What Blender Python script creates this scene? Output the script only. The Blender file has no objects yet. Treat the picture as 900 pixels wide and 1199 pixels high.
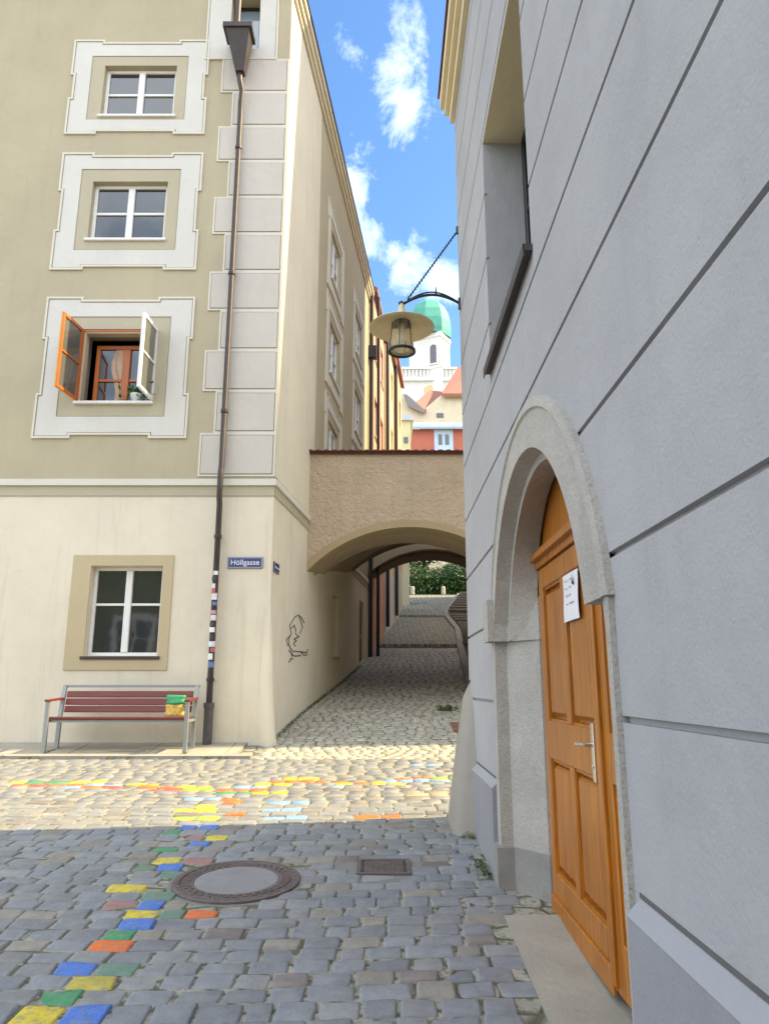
import bpy, bmesh, math, random
from mathutils import Vector, Matrix, noise
random.seed(7)
sc = bpy.context.scene
COL = sc.collection
R = math.radians
# ------------------------------------------------------------------ camera
F, PITCH = 865.0, 13.33
CP, SP = math.cos(R(PITCH)), math.sin(R(PITCH))
cam_d = bpy.data.cameras.new('camera'); cam = bpy.data.objects.new('camera', cam_d); COL.objects.link(cam)
cam_d.sensor_fit = 'HORIZONTAL'; cam_d.sensor_width = 36; cam_d.lens = F/900*36
cam_d.clip_start = .05; cam_d.clip_end = 4000
cam.location = (0, 0, 0); cam.rotation_euler = (R(90+PITCH), 0, 0)
sc.camera = cam

def P(px, row, Y):
    u = row-600.; fw = F*CP+u*SP; ve = -u*CP+F*SP
    return Vector(((px-450.)/fw*Y, Y, ve/fw*Y))

# ground profile -------------------------------------------------------
PROF = [(-14,-2.2),(-8,-2.16),(0,-1.6),(10.4,-.872),(11,-.80),(13,-.46),(17.4,.12),(21,.68),(24.6,1.25),(24.62,1.37),
        (32.8,3.0),(32.82,3.1),(39.6,4.8),(43,5.0),(62,15),(120,22),(170,26),(400,26),(3000,26)]
def gz(y):
    if y <= PROF[0][0]: return PROF[0][1]
    for (a, za), (b, zb) in zip(PROF, PROF[1:]):
        if y <= b: return za+(zb-za)*(y-a)/(b-a)
    return PROF[-1][1]
# alley wall line
AU = Vector((.1064, .9943, 0)); AN = Vector((.9943, -.1064, 0)); AO = Vector((-1.70, 11, 0))
def ally_x(y): return -1.70+.107*(y-11)

# ------------------------------------------------------------------ materials
MATS = {}
def new_mat(name):
    m = bpy.data.materials.new(name); m.use_nodes = True
    nt = m.node_tree; b = nt.nodes['Principled BSDF']
    return m, nt, b
def lin(c):
    return tuple(c[:3])+(1,)
def N(nt, t, **k):
    n = nt.nodes.new(t)
    for a, v in k.items():
        if a in n.inputs: n.inputs[a].default_value = v
        else: setattr(n, a, v)
    return n
def mixc(nt, fac, a, b, mode='MIX'):
    n = nt.nodes.new('ShaderNodeMix'); n.data_type = 'RGBA'; n.blend_type = mode
    for s, v in ((0, fac), (6, a), (7, b)):
        if hasattr(v, 'links'): nt.links.new(v, n.inputs[s])
        else: n.inputs[s].default_value = v
    return n.outputs[2]
def ramp(nt, src, a, b, ca=(0,0,0,1), cb=(1,1,1,1)):
    n = nt.nodes.new('ShaderNodeValToRGB'); e = n.color_ramp.elements
    e[0].position = a; e[0].color = ca; e[1].position = b; e[1].color = cb
    nt.links.new(src, n.inputs[0]); return n.outputs[0]
def pos(nt): return nt.nodes.new('ShaderNodeNewGeometry').outputs['Position']
def noi(nt, vec, scale, detail=4, rough=.6, dist=0):
    n = N(nt, 'ShaderNodeTexNoise', Scale=scale, Detail=detail, Roughness=rough, Distortion=dist)
    nt.links.new(vec, n.inputs['Vector']); return n.outputs['Fac']
def bump(nt, b, h, strength=.3, dist=.01, prev=None):
    n = N(nt, 'ShaderNodeBump', Strength=strength, Distance=dist)
    nt.links.new(h, n.inputs['Height'])
    if prev: nt.links.new(prev, n.inputs['Normal'])
    nt.links.new(n.outputs[0], b.inputs['Normal']); return n.outputs[0]

def plaster(name, c, c2=None, var=.10, fine=90, fs=.35, coarse=None, stain=.12, stainc=(.25,.22,.17), split=None, rough=.9):
    """painted render: slow tone changes, faint streaks, grain; split=(height, colour above)"""
    if name in MATS: return MATS[name]
    m, nt, b = new_mat(name); p = pos(nt)
    base = lin(c)
    if split:
        sx = nt.nodes.new('ShaderNodeSeparateXYZ'); nt.links.new(p, sx.inputs[0])
        g = N(nt, 'ShaderNodeMath', operation='GREATER_THAN'); nt.links.new(sx.outputs[2], g.inputs[0]); g.inputs[1].default_value = split[0]
        base = mixc(nt, g.outputs[0], lin(c), lin(split[1]))
    n1 = noi(nt, p, .9, 6, .6)
    d = tuple(x*(1-var*2) for x in c)+(1,)
    v = ramp(nt, n1, .3, .75, (1-var,1-var,1-var*.9,1), (1+var*.6,1+var*.6,1+var*.6,1))
    colr = mixc(nt, 1.0, base, v, 'MULTIPLY')
    mp = N(nt, 'ShaderNodeMapping'); mp.inputs['Scale'].default_value = (3.2, 3.2, .35); nt.links.new(p, mp.inputs[0])
    s = ramp(nt, noi(nt, mp.outputs[0], 1.6, 7, .7, .6), .52, .8)
    sm = N(nt, 'ShaderNodeMath', operation='MULTIPLY'); nt.links.new(s, sm.inputs[0]); sm.inputs[1].default_value = stain
    colr = mixc(nt, sm.outputs[0], colr, lin(stainc))
    sp = ramp(nt, noi(nt, p, 28, 3, .7), .62, .75)
    sm2 = N(nt, 'ShaderNodeMath', operation='MULTIPLY'); nt.links.new(sp, sm2.inputs[0]); sm2.inputs[1].default_value = .10
    colr = mixc(nt, sm2.outputs[0], colr, lin(stainc))
    nt.links.new(colr, b.inputs['Base Color']); b.inputs['Roughness'].default_value = rough
    b.inputs['Specular IOR Level'].default_value = .25
    pv = bump(nt, b, noi(nt, p, fine, 5, .65), fs, .012)
    pv = bump(nt, b, noi(nt, p, 5, 4, .55), .35, .03, pv)
    if coarse: bump(nt, b, noi(nt, p, coarse[0], 3, .6, .4), coarse[1], .05, pv)
    MATS[name] = m; return m
def stone(name, c, speck=.5, fine=160, var=.12, fs=.35, rough=.85, c2=(.1,.1,.1)):
    if name in MATS: return MATS[name]
    m, nt, b = new_mat(name); p = pos(nt)
    v = ramp(nt, noi(nt, p, 2.2, 6, .65), .3, .72, (1-var,)*3+(1,), (1+var,)*3+(1,))
    colr = mixc(nt, 1, lin(c), v, 'MULTIPLY')
    s = ramp(nt, noi(nt, p, fine, 2, .8), .48, .66)
    sm = N(nt, 'ShaderNodeMath', operation='MULTIPLY'); nt.links.new(s, sm.inputs[0]); sm.inputs[1].default_value = speck
    colr = mixc(nt, sm.outputs[0], colr, lin(c2))
    s2 = ramp(nt, noi(nt, p, 6, 5, .7, .5), .5, .8)
    sm2 = N(nt, 'ShaderNodeMath', operation='MULTIPLY'); nt.links.new(s2, sm2.inputs[0]); sm2.inputs[1].default_value = .3
    colr = mixc(nt, sm2.outputs[0], colr, lin(tuple(x*.6 for x in c)))
    nt.links.new(colr, b.inputs['Base Color']); b.inputs['Roughness'].default_value = rough
    b.inputs['Specular IOR Level'].default_value = .3
    pv = bump(nt, b, noi(nt, p, fine*.6, 4, .7), fs, .008); bump(nt, b, noi(nt, p, 9, 4, .6), .4, .02, pv)
    MATS[name] = m; return m
def paint(name, c, rough=.5, metal=0, var=.1, scale=8, bmp=.1, dirt=.15, dirtc=(.1,.08,.06), coat=0):
    if name in MATS: return MATS[name]
    m, nt, b = new_mat(name); p = pos(nt)
    v = ramp(nt, noi(nt, p, scale, 5, .6), .3, .7, (1-var,)*3+(1,), (1+var*.6,)*3+(1,))
    colr = mixc(nt, 1, lin(c), v, 'MULTIPLY')
    s = ramp(nt, noi(nt, p, scale*2.7, 6, .7), .55, .8)
    sm = N(nt, 'ShaderNodeMath', operation='MULTIPLY'); nt.links.new(s, sm.inputs[0]); sm.inputs[1].default_value = dirt
    colr = mixc(nt, sm.outputs[0], colr, lin(dirtc))
    nt.links.new(colr, b.inputs['Base Color']); b.inputs['Roughness'].default_value = rough
    b.inputs['Metallic'].default_value = metal; b.inputs['Coat Weight'].default_value = coat
    bump(nt, b, noi(nt, p, scale*6, 3, .6), bmp, .004)
    MATS[name] = m; return m
def wood(name, c, c2, axis=2, scale=1.0, rough=.4, coat=.25):
    if name in MATS: return MATS[name]
    m, nt, b = new_mat(name); p = pos(nt)
    sc_ = [26*scale]*3; sc_[axis] = 1.1*scale
    mp = N(nt, 'ShaderNodeMapping'); mp.inputs['Scale'].default_value = sc_; nt.links.new(p, mp.inputs[0])
    n = noi(nt, mp.outputs[0], 1.6, 6, .65, 1.2)
    colr = mixc(nt, ramp(nt, n, .33, .7), lin(c), lin(c2))
    colr = mixc(nt, 1, colr, ramp(nt, noi(nt, p, 1.4, 4), .3, .7, (.84,.82,.8,1), (1.08,1.06,1.02,1)), 'MULTIPLY')
    nt.links.new(colr, b.inputs['Base Color']); b.inputs['Roughness'].default_value = rough
    b.inputs['Coat Weight'].default_value = coat; b.inputs['Coat Roughness'].default_value = .25
    bump(nt, b, n, .15, .003)
    MATS[name] = m; return m
def glass(name, c=(.02,.025,.03), rough=.04, var=.0, sp=.9):
    if name in MATS: return MATS[name]
    m, nt, b = new_mat(name); p = pos(nt)
    b.inputs['Base Color'].default_value = lin(c); b.inputs['Roughness'].default_value = rough
    b.inputs['Specular IOR Level'].default_value = sp; b.inputs['IOR'].default_value = 1.7
    bump(nt, b, noi(nt, p, 2.5, 2, .5), .06, .02)
    MATS[name] = m; return m
def tile(name, c, c2, sx=5, sz=5):
    if name in MATS: return MATS[name]
    m, nt, b = new_mat(name); p = pos(nt)
    w = N(nt, 'ShaderNodeTexWave', Scale=sx, Distortion=1.0); nt.links.new(p, w.inputs[0])
    colr = mixc(nt, noi(nt, p, 3.5, 5, .7), lin(c), lin(c2))
    nt.links.new(colr, b.inputs['Base Color']); b.inputs['Roughness'].default_value = .85
    bump(nt, b, w.outputs['Fac'], .6, .05)
    MATS[name] = m; return m

WOOD_D = wood('door_wood', (.54,.195,.008), (.24,.068,.004), rough=.42, coat=.2)
WOOD_B = wood('bench_wood', (.21,.035,.022), (.12,.02,.014), axis=0, rough=.45)
WHITE_P = paint('window_white_paint', (.78,.77,.74), .45, 0, .05, 9, .05, .08)
ORANGE_P = wood('orange_window_wood', (.62,.17,.02), (.45,.11,.015), rough=.4)
GREY_STEEL = paint('bench_grey_steel', (.33,.35,.34), .45, .4, .08, 12, .05, .12)
COPPER = paint('brown_copper', (.055,.040,.036), .5, .3, .25, 7, .1, .3, (.05,.03,.025))
IRON_P = paint('standpipe_iron', (.10,.095,.10), .55, .3, .25, 7, .1, .3, (.06,.14,.22))
DARK_IRON = paint('dark_iron', (.035,.035,.04), .5, .5, .2, 14, .1, .1)
BRASS_W = paint('shade_enamel_cream', (.60,.50,.30), .42, 0, .15, 6, .05, .2)
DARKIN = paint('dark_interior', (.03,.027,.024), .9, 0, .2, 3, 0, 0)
CAST = paint('cast_iron_rusty', (.15,.12,.115), .6, .25, .25, 16, .4, .4, (.10,.075,.06))
CONCRETE = stone('cover_concrete', (.27,.26,.27), .3, 200)
GLASS_B = glass('window_glass'); 
HOUSE = plaster('house_render_two_tone', (.74,.665,.52), var=.09, fs=.25, split=(2.86, (.46,.405,.28)), stain=.32, stainc=(.32,.27,.18))
ORN = plaster('ornament_white_render', (.64,.62,.57), var=.06, fs=.2, stain=.06)
ORNR = plaster('ornament_rim_cream', (.67,.635,.54), var=.04, fs=.15, stain=.03)
TAUPE = plaster('surround_taupe_render', (.47,.42,.305), var=.06, fs=.2, stain=.08)
TAN = plaster('ground_window_tan', (.52,.43,.27), var=.06, fs=.2, stain=.08)
RWALL = plaster('right_wall_blue_grey', (.41,.404,.412), var=.12, fine=75, fs=.38, stain=.4, stainc=(.30,.29,.30))
RPLIN = plaster('right_plinth_mauve', (.315,.31,.325), var=.14, fine=75, fs=.35, stain=.35, stainc=(.26,.27,.33))
RLEDGE = plaster('right_ledge_pale', (.34,.34,.355), var=.05, fine=75, fs=.3, stain=.1)
PORT = stone('portal_granite', (.45,.425,.385), .45, 95, .14, .8, c2=(.17,.155,.14))
CREAM_C = plaster('cornice_cream', (.72,.62,.42), var=.06, fs=.2)
BRIDGE = plaster('bridge_roughcast', (.53,.42,.30), var=.14, fine=26, fs=1.0, coarse=(13, 1.0), stain=.35, stainc=(.30,.21,.12))
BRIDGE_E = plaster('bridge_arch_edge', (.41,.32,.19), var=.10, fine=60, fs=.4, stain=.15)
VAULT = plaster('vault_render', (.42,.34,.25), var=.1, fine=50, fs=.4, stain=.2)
TILE_D = tile('coping_tile', (.20,.075,.045), (.12,.05,.035), 9)
ROOF_R = tile('red_roof_tile', (.38,.17,.12), (.26,.11,.08), 2)

# ------------------------------------------------------------------ building helpers
class Frame:
    def __init__(s, o, u, n): s.o, s.u, s.n = Vector(o), Vector(u), Vector(n)
    def p(s, u, n, z): return s.o+s.u*u+s.n*n+Vector((0,0,z))
WLD = Frame((0,0,0),(1,0,0),(0,1,0))
FAC = Frame((0,11,0),(1,0,0),(0,-1,0))
ALY = Frame(AO, AU, AN)
RW = Frame((.77,0,0),(0,1,0),(-1,0,0))
class MB:
    def __init__(s): s.v=[]; s.f=[]; s.sm=[]
    def add(s, vs, fs, smooth=False):
        k=len(s.v); s.v += [tuple(v) for v in vs]
        for f in fs: s.f.append(tuple(i+k for i in f)); s.sm.append(smooth)
    def box(s, fr, u0,u1,n0,n1,z0,z1):
        c=[fr.p(u,n,z) for z in (z0,z1) for n in (n0,n1) for u in (u0,u1)]
        s.add(c, [(0,1,3,2),(4,6,7,5),(0,4,5,1),(2,3,7,6),(0,2,6,4),(1,5,7,3)])
    def bx(s, x0,x1,y0,y1,z0,z1): s.box(WLD,x0,x1,y0,y1,z0,z1)
    def bev(s, fr, u0,u1,n0,n1,z0,z1, b=.008):
        "box whose outer (n1) face has bevelled edges"
        c=[fr.p(u,n0,z) for z in (z0,z1) for u in (u0,u1)]
        m=[fr.p(u,n1-b,z) for z in (z0,z1) for u in (u0,u1)]
        o=[fr.p(u,n1,z) for z in (z0+b,z1-b) for u in (u0+b,u1-b)]
        r=[(0,1),(1,3),(3,2),(2,0)]; fs=[(8,9,11,10),(0,2,3,1)]
        for a,bb in r: fs += [(a,bb,bb+4,a+4),(a+4,bb+4,bb+8,a+8)]
        s.add(c+m+o, fs)
    def prism(s, fr, poly, n0, n1):
        "closed prism of a polygon given in (u,z)"
        k=len(poly); vs=[fr.p(u,n0,z) for u,z in poly]+[fr.p(u,n1,z) for u,z in poly]
        fs=[tuple(range(k)), tuple(range(2*k-1,k-1,-1))]+[(i,(i+1)%k,(i+1)%k+k,i+k) for i in range(k)]
        s.add(vs,fs)
    def plan(s, poly, z0, z1):
        k=len(poly); vs=[(x,y,z0) for x,y in poly]+[(x,y,z1) for x,y in poly]
        s.add(vs,[tuple(range(k-1,-1,-1)), tuple(range(k,2*k))]+[(i,(i+1)%k,(i+1)%k+k,i+k) for i in range(k)])
    def fill(s, fr, loops, n0, n1, back=False):
        "front face of an outline with holes at n1, side walls back to n0"
        bm=bmesh.new(); es=[]
        for lp in loops:
            vv=[bm.verts.new((u,0,z)) for u,z in lp]
            es += [bm.edges.new((vv[i],vv[(i+1)%len(vv)])) for i in range(len(vv))]
        bmesh.ops.triangle_fill(bm, use_beauty=True, use_dissolve=False, edges=es)
        bm.verts.index_update()
        vs=[fr.p(v.co.x,n1,v.co.z) for v in bm.verts]; fs=[tuple(v.index for v in f.verts) for f in bm.faces]
        s.add(vs,fs)
        if back: s.add([fr.p(v.co.x,n0,v.co.z) for v in bm.verts],[tuple(reversed(f)) for f in fs])
        bm.free()
        for lp in loops:
            k=len(lp); s.add([fr.p(u,n0,z) for u,z in lp]+[fr.p(u,n1,z) for u,z in lp],[(i,(i+1)%k,(i+1)%k+k,i+k) for i in range(k)])
    def tube(s, pts, r, k=8, cap=True, smooth=True):
        pts=[Vector(p) for p in pts]; rs = r if isinstance(r,(list,tuple)) else [r]*len(pts)
        rings=[]; prev=None
        for i,p in enumerate(pts):
            t=(pts[min(i+1,len(pts)-1)]-pts[max(i-1,0)]).normalized()
            a = prev if prev is not None else (Vector((0,0,1)) if abs(t.z)<.9 else Vector((1,0,0)))
            b=t.cross(a).normalized(); a2=b.cross(t).normalized(); prev=a2
            rings.append([p+(a2*math.cos(2*math.pi*j/k)+b*math.sin(2*math.pi*j/k))*rs[i] for j in range(k)])
        vs=[v for r_ in rings for v in r_]; fs=[]
        for i in range(len(rings)-1):
            for j in range(k): fs.append((i*k+j,i*k+(j+1)%k,(i+1)*k+(j+1)%k,(i+1)*k+j))
        s.add(vs,fs,smooth)
        if cap: s.add(rings[0],[tuple(range(k-1,-1,-1))]); s.add(rings[-1],[tuple(range(k))])
    def lathe(s, c, prof, k=32, smooth=True, rot=0, sx=1, sy=1):
        c=Vector(c); vs=[]; fs=[]
        for r,z in prof:
            for j in range(k):
                a=2*math.pi*j/k+rot; vs.append(c+Vector((r*math.cos(a)*sx,r*math.sin(a)*sy,z)))
        for i in range(len(prof)-1):
            for j in range(k): fs.append((i*k+j,i*k+(j+1)%k,(i+1)*k+(j+1)%k,(i+1)*k+j))
        s.add(vs,fs,smooth)
    def disc(s, c, r, k=32, up=True):
        c=Vector(c); s.add([c+Vector((r*math.cos(2*math.pi*j/k),r*math.sin(2*math.pi*j/k),0)) for j in range(k)],[tuple(range(k))])
    def build(s, name, mat, parent=None, loc=None):
        me=bpy.data.meshes.new(name)
        off=Vector((0,0,0))
        if parent is not None: off = world_loc(parent)
        elif loc is not None: off=Vector(loc)
        me.from_pydata([tuple(Vector(v)-off) for v in s.v],[],s.f)
        for m in (mat if isinstance(mat,(list,tuple)) else [mat]): me.materials.append(m)
        me.polygons.foreach_set('use_smooth', s.sm)
        bm=bmesh.new(); bm.from_mesh(me); bmesh.ops.recalc_face_normals(bm, faces=bm.faces); bm.to_mesh(me); bm.free()
        o=bpy.data.objects.new(name,me); COL.objects.link(o)
        if parent is not None: o.parent=parent
        elif loc is not None: o.location=off
        return o
def world_loc(o):
    v=Vector((0,0,0))
    while o is not None: v=v+o.location; o=o.parent
    return v
def tag(o, label=None, cat=None, group=None, kind=None):
    if label: o['label']=label
    if cat: o['category']=cat
    if group: o['group']=group
    if kind: o['kind']=kind
    return o
def empty(name, loc, label, cat, group=None):
    o=bpy.data.objects.new(name,None); COL.objects.link(o); o.location=loc; o.empty_display_size=.2
    return tag(o,label,cat,group)
def rect(u0,u1,z0,z1): return [(u0,z0),(u1,z0),(u1,z1),(u0,z1)]
def boolean(obj, cut):
    md=obj.modifiers.new('cut','BOOLEAN'); md.operation='DIFFERENCE'; md.solver='EXACT'; md.object=cut
    dg=bpy.context.evaluated_depsgraph_get(); dg.update()
    me=bpy.data.meshes.new_from_object(obj.evaluated_get(dg)); obj.modifiers.remove(md)
    old=obj.data; obj.data=me; bpy.data.meshes.remove(old)
    cm=cut.data; bpy.data.objects.remove(cut); bpy.data.meshes.remove(cm)
def text_mesh(name, body, mat, size, M, parent, ext=.001, align='CENTER'):
    cu=bpy.data.curves.new(name,'FONT'); cu.body=body; cu.size=size; cu.extrude=ext; cu.align_x=align; cu.align_y='CENTER'
    t=bpy.data.objects.new(name,cu); COL.objects.link(t)
    dg=bpy.context.evaluated_depsgraph_get(); dg.update()
    me=bpy.data.meshes.new_from_object(t.evaluated_get(dg)); bpy.data.objects.remove(t)
    me.transform(M)
    if parent is not None: me.transform(Matrix.Translation(-world_loc(parent)))
    me.materials.clear(); me.materials.append(mat)
    o=bpy.data.objects.new(name,me); COL.objects.link(o); o.parent=parent
    return o
def frame_mat(fr, u, n, z, tilt=0):
    m=Matrix(((fr.u.x,0,fr.n.x,0),(fr.u.y,0,fr.n.y,0),(0,1,0,0),(0,0,0,1)))
    m.translation=fr.p(u,n,z); return m

def make_window(fr, root, u0,u1,z0,z1, n=-.14, fw=.055, cols=2, rows=2, mat=WHITE_P, gmat=GLASS_B, sill=True, smat=None, cw=.05, bar=.022, mid=.5, sd=.05):
    "frame with centre post and glazing bars; pane and sill are its sub-parts"
    b=MB(); d=.05
    b.bev(fr,u0,u0+fw,n-d,n,z0,z1); b.bev(fr,u1-fw,u1,n-d,n,z0,z1)
    b.bev(fr,u0+fw,u1-fw,n-d,n,z0,z0+fw); b.bev(fr,u0+fw,u1-fw,n-d,n,z1-fw,z1)
    w=(u1-u0-2*fw)
    us=[u0+fw+w*i/cols for i in range(cols+1)]
    for u in us[1:-1]: b.bev(fr,u-cw,u+cw,n-d,n+.012,z0+fw,z1-fw)
    for i in range(cols):
        a=us[i]+(cw if i else 0); c=us[i+1]-(cw if i<cols-1 else 0)
        for q in range(1,rows):
            zz=z0+fw+(z1-z0-2*fw)*(mid if rows==2 else q/rows)
            b.bev(fr,a,c,n-d*.7,n-.004,zz-bar,zz+bar,.005)
    f=b.build('window',mat,root)
    g=MB(); g.box(fr,u0+.01,u1-.01,n-.045,n-.033,z0+.01,z1-.01); g.build('pane',gmat,f)
    if sill:
        s=MB(); s.bev(fr,u0-.04,u1+.04,n,sd,z0-.05,z0-.005,.006); s.build('sill',smat or WHITE_P,f)
    return f

# ornamental surround with eared corners
def eared(u0,u1,z0,z1,e=.055,l=.5,lz=.5,off=0):
    a,b,c,d=u0-off,u1+off,z0-off,z1+off
    L=l; LZ=lz
    return [(a,c),(a+L,c),(a+L,c+e),(b-L,c+e),(b-L,c),(b,c),(b,c+LZ),(b-e,c+LZ),(b-e,d-LZ),(b,d-LZ),(b,d),(b-L,d),(b-L,d-e),(a+L,d-e),(a+L,d),(a,d),(a,d-LZ),(a+e,d-LZ),(a+e,c+LZ),(a,c+LZ)]
def inset(poly,w):
    out=[]; n=len(poly)
    for i in range(n):
        p0,p1,p2=poly[i-1],poly[i],poly[(i+1)%n]
        d1=(p1[0]-p0[0],p1[1]-p0[1]); d2=(p2[0]-p1[0],p2[1]-p1[1])
        l1=math.hypot(*d1); l2=math.hypot(*d2)
        n1=(-d1[1]/l1,d1[0]/l1); n2=(-d2[1]/l2,d2[0]/l2)
        out.append((p1[0]+w*(n1[0]+n2[0]),p1[1]+w*(n1[1]+n2[1])))
    return out
def surround(fr, root, u0,u1,z0,z1, iu0,iu1,iz0,iz1, wu0,wu1,wz0,wz1, l=.45, lz=.42, e=.055, name='window_surround'):
    o=eared(u0,u1,z0,z1,e,l,lz); hole=rect(wu0,wu1,wz0,wz1)
    r=MB(); r.fill(fr,[o,inset(o,.032)],0,.030)
    p=MB(); p.fill(fr,[inset(o,.045),rect(iu0,iu1,iz0,iz1)],0,.018)
    q=p.build(name,ORN,root); r.build('rim',ORNR,q)
    t=MB(); t.fill(fr,[rect(iu0+.012,iu1-.012,iz0+.012,iz1-.012),hole],0,.008); t.build('inner_field',TAUPE,q)

# ================================================================== CORNER HOUSE (left)
EAVE=12.75; ALEN=11.4; T=.42
house=empty('corner_house',(-1.70,11,-.85),'tall taupe and cream corner house with white quoins and ornamented windows','house')
col_c=-4.35
UPW=[(-4.98,-3.70,9.76,10.80),(-4.98,-3.70,7.32,8.42),(-4.90,-3.68,4.40,5.66)]
GW=(-4.40,-3.32,.44,1.775)
NICHE=(-2.78,-2.26,11.15,12.3)
fh=[rect(*w) for w in UPW]+[rect(*GW),rect(*NICHE)]
more=[]   # further window columns to the left, outside the photo's left edge
for cx in (-8.3,):
    for (a,b,c,d) in UPW: more.append((cx-.62,cx+.62,c,d))
    more.append((cx-.55,cx+.55,.44,1.775))
fh+= [rect(*w) for w in more]
w=MB(); w.fill(FAC,[rect(-12,-1.70,-1.3,EAVE)]+fh,-T,0)
ALW=[]
for cu in (5.0,8.9):
    for (c,d) in ((9.25,10.5),(6.9,8.15),(4.5,5.75)): ALW.append((cu-.6,cu+.6,c,d))
NW=(5.25,6.05,.66,1.98); UD=(9.5,10.35,.3,2.35)
w.fill(ALY,[rect(0,ALEN,-1.3,EAVE)]+[rect(*x) for x in ALW]+[rect(*NW),rect(*UD)],-T,0)
pe=ALY.p(ALEN,0,0)
# back faces closing the block
w.add([pe+Vector((0,0,-1.3)),pe+Vector((-12,1.2,-1.3)),pe+Vector((-12,1.2,EAVE)),pe+Vector((0,0,EAVE))],[(0,1,2,3)])
w.add([(-12,11,-1.3),(-12,23,-1.3),(-12,23,EAVE),(-12,11,EAVE)],[(0,1,2,3)])
w.build('wall',HOUSE,house)
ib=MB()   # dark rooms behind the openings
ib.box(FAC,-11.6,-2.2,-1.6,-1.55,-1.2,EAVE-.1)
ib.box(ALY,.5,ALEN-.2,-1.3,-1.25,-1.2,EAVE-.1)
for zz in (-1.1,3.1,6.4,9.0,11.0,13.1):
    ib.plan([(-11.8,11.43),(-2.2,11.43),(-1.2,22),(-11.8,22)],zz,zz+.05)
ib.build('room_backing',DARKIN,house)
# string course
s=MB(); s.box(FAC,-12,-1.668,0,.05,3.02,3.12); s.box(FAC,-12,-1.69,0,.018,2.86,3.02)
s.box(ALY,.0,ALEN,0,.05,3.02,3.12); s.box(ALY,.012,ALEN,0,.018,2.86,3.02)
so=s.build('string_course',[ORNR,TAUPE],house)
for i,p in enumerate(so.data.polygons): p.material_index = 1 if (i//6)%2 else 0
# quoins
q=MB(); qr=MB()
for i in range(11):
    z0=3.17+i*.7055; z1=z0+.7055; ul=-2.89 if i%2==0 else -2.68
    a=rect(ul,-1.70,z0,z1)
    qr.fill(FAC,[a,inset(a,.03)],0,.020)
    q.fill(FAC,[inset(a,.042)],0,.030)
qo=q.build('quoins',plaster('quoin_grey_render',(.57,.525,.465),var=.07,fs=.25,stain=.08),house); qr.build('quoin_rim',ORNR,qo)
q=MB(); q.box(ALY,.012,2.9,.0,.012,3.17,EAVE-.4)
q.build('corner_strip',plaster('alley_pale_render',(.72,.655,.51),var=.08,fs=.25,stain=.2),house)
# pilaster / surround of the hopper niche
s=MB(); a=rect(-3.17,-1.96,10.96,13.2)
s.fill(FAC,[a,rect(*NICHE)],0,.022); so=s.build('window_surround',ORN,house)
s=MB(); o=rect(-3.21,-1.92,10.92,13.25); s.fill(FAC,[o,inset(o,.03)],0,.032); s.build('rim',ORNR,so)
make_window(FAC,house,*NICHE,n=-.2,cols=1,rows=1,gmat=glass('painted_sky_pane',(.25,.33,.4),.1),sill=False,mat=DARK_IRON)  # reflected sky put into this pane's base colour
# upper windows + surrounds
surround(FAC,house,-5.57,-3.13,9.36,11.34,-5.22,-3.50,9.66,11.0,*UPW[0],l=.55,lz=.75)
surround(FAC,house,-5.55,-3.12,6.73,8.98,-5.19,-3.49,7.10,8.66,*UPW[1],l=.55,lz=.75)
surround(FAC,house,-5.53,-3.10,3.79,6.23,-5.18,-3.47,4.15,5.88,*UPW[2],l=.6,lz=.75)
for (a,b,c,d) in UPW[:2]: make_window(FAC,house,a,b,c,d,n=-.1,fw=.06,cw=.055,mid=.5)
for (a,b,c,d) in more: 
    make_window(FAC,house,a,b,c,d,n=-.12)
    if d>3: surround(FAC,house,a-.57,b+.57,c-.4,d+.5,a-.22,b+.22,c-.12,d+.2,a,b,c,d,l=.5,lz=.6)
# open window: outer casements swung out, orange inner window set back
a,b,c,d=UPW[2]
iw=make_window(FAC,house,a+.13,b-.06,c+.03,d-.14,n=-.30,fw=.07,mat=ORANGE_P,sill=False,cw=.06,mid=.42)
fr_=MB(); fr_.bev(FAC,a-.015,b+.015,-.30,.07,c-.045,c+.0,.006); fr_.build('sill',WHITE_P,iw)
fr_=MB()
fr_.box(FAC,a,a+.06,-.16,-.02,c,d); fr_.box(FAC,b-.05,b,-.16,-.02,c,d); fr_.box(FAC,a+.06,b-.05,-.16,-.02,d-.06,d)
fr_.build('outer_frame',plaster('reveal_beige',(.6,.5,.36),fs=.1),iw)
fr_=MB(); fr_.box(FAC,a+.01,b-.01,-.019,-.005,d-.035,d-.005); fr_.box(FAC,a,a+.03,-.019,.0,c,d-.035); fr_.build('trim',ORANGE_P,iw)
def casement(hu, ang, w_, mats, z0, z1):
    ca,sa=math.cos(R(ang)),math.sin(R(ang))
    U=FAC.u*ca+FAC.n*sa; Nn=FAC.u*(-sa)+FAC.n*ca
    F2=Frame(FAC.p(hu,0.01,0),U,Nn)
    def fm(t0,t1,mt,nm,par):
        m=MB(); e=.05
        m.box(F2,0,e,t0,t1,z0,z1); m.box(F2,w_-e,w_,t0,t1,z0,z1)
        m.box(F2,e,w_-e,t0,t1,z0,z0+e); m.box(F2,e,w_-e,t0,t1,z1-e,z1); zz=(z0+z1)/2
        m.box(F2,e,w_-e,t0,t1,zz-.015,zz+.015); return m.build(nm,mt,par)
    o=fm(-.022,0,mats[0],'casement',house); fm(.0005,.022,mats[1],'inner_face',o)
    g=MB(); g.box(F2,.04,w_-.04,-.006,.004,z0+.04,z1-.04); g.build('pane',glass('casement_glass',(.13,.13,.11),.05),o)
    return o
casement(a+.01,97,.60,(ORANGE_P,paint('yellow_orange_paint',(.75,.36,.04),.4)),c+.02,d-.01)
casement(b-.01,93,.58,(WHITE_P,WHITE_P),c+.02,d-.01)
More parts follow.
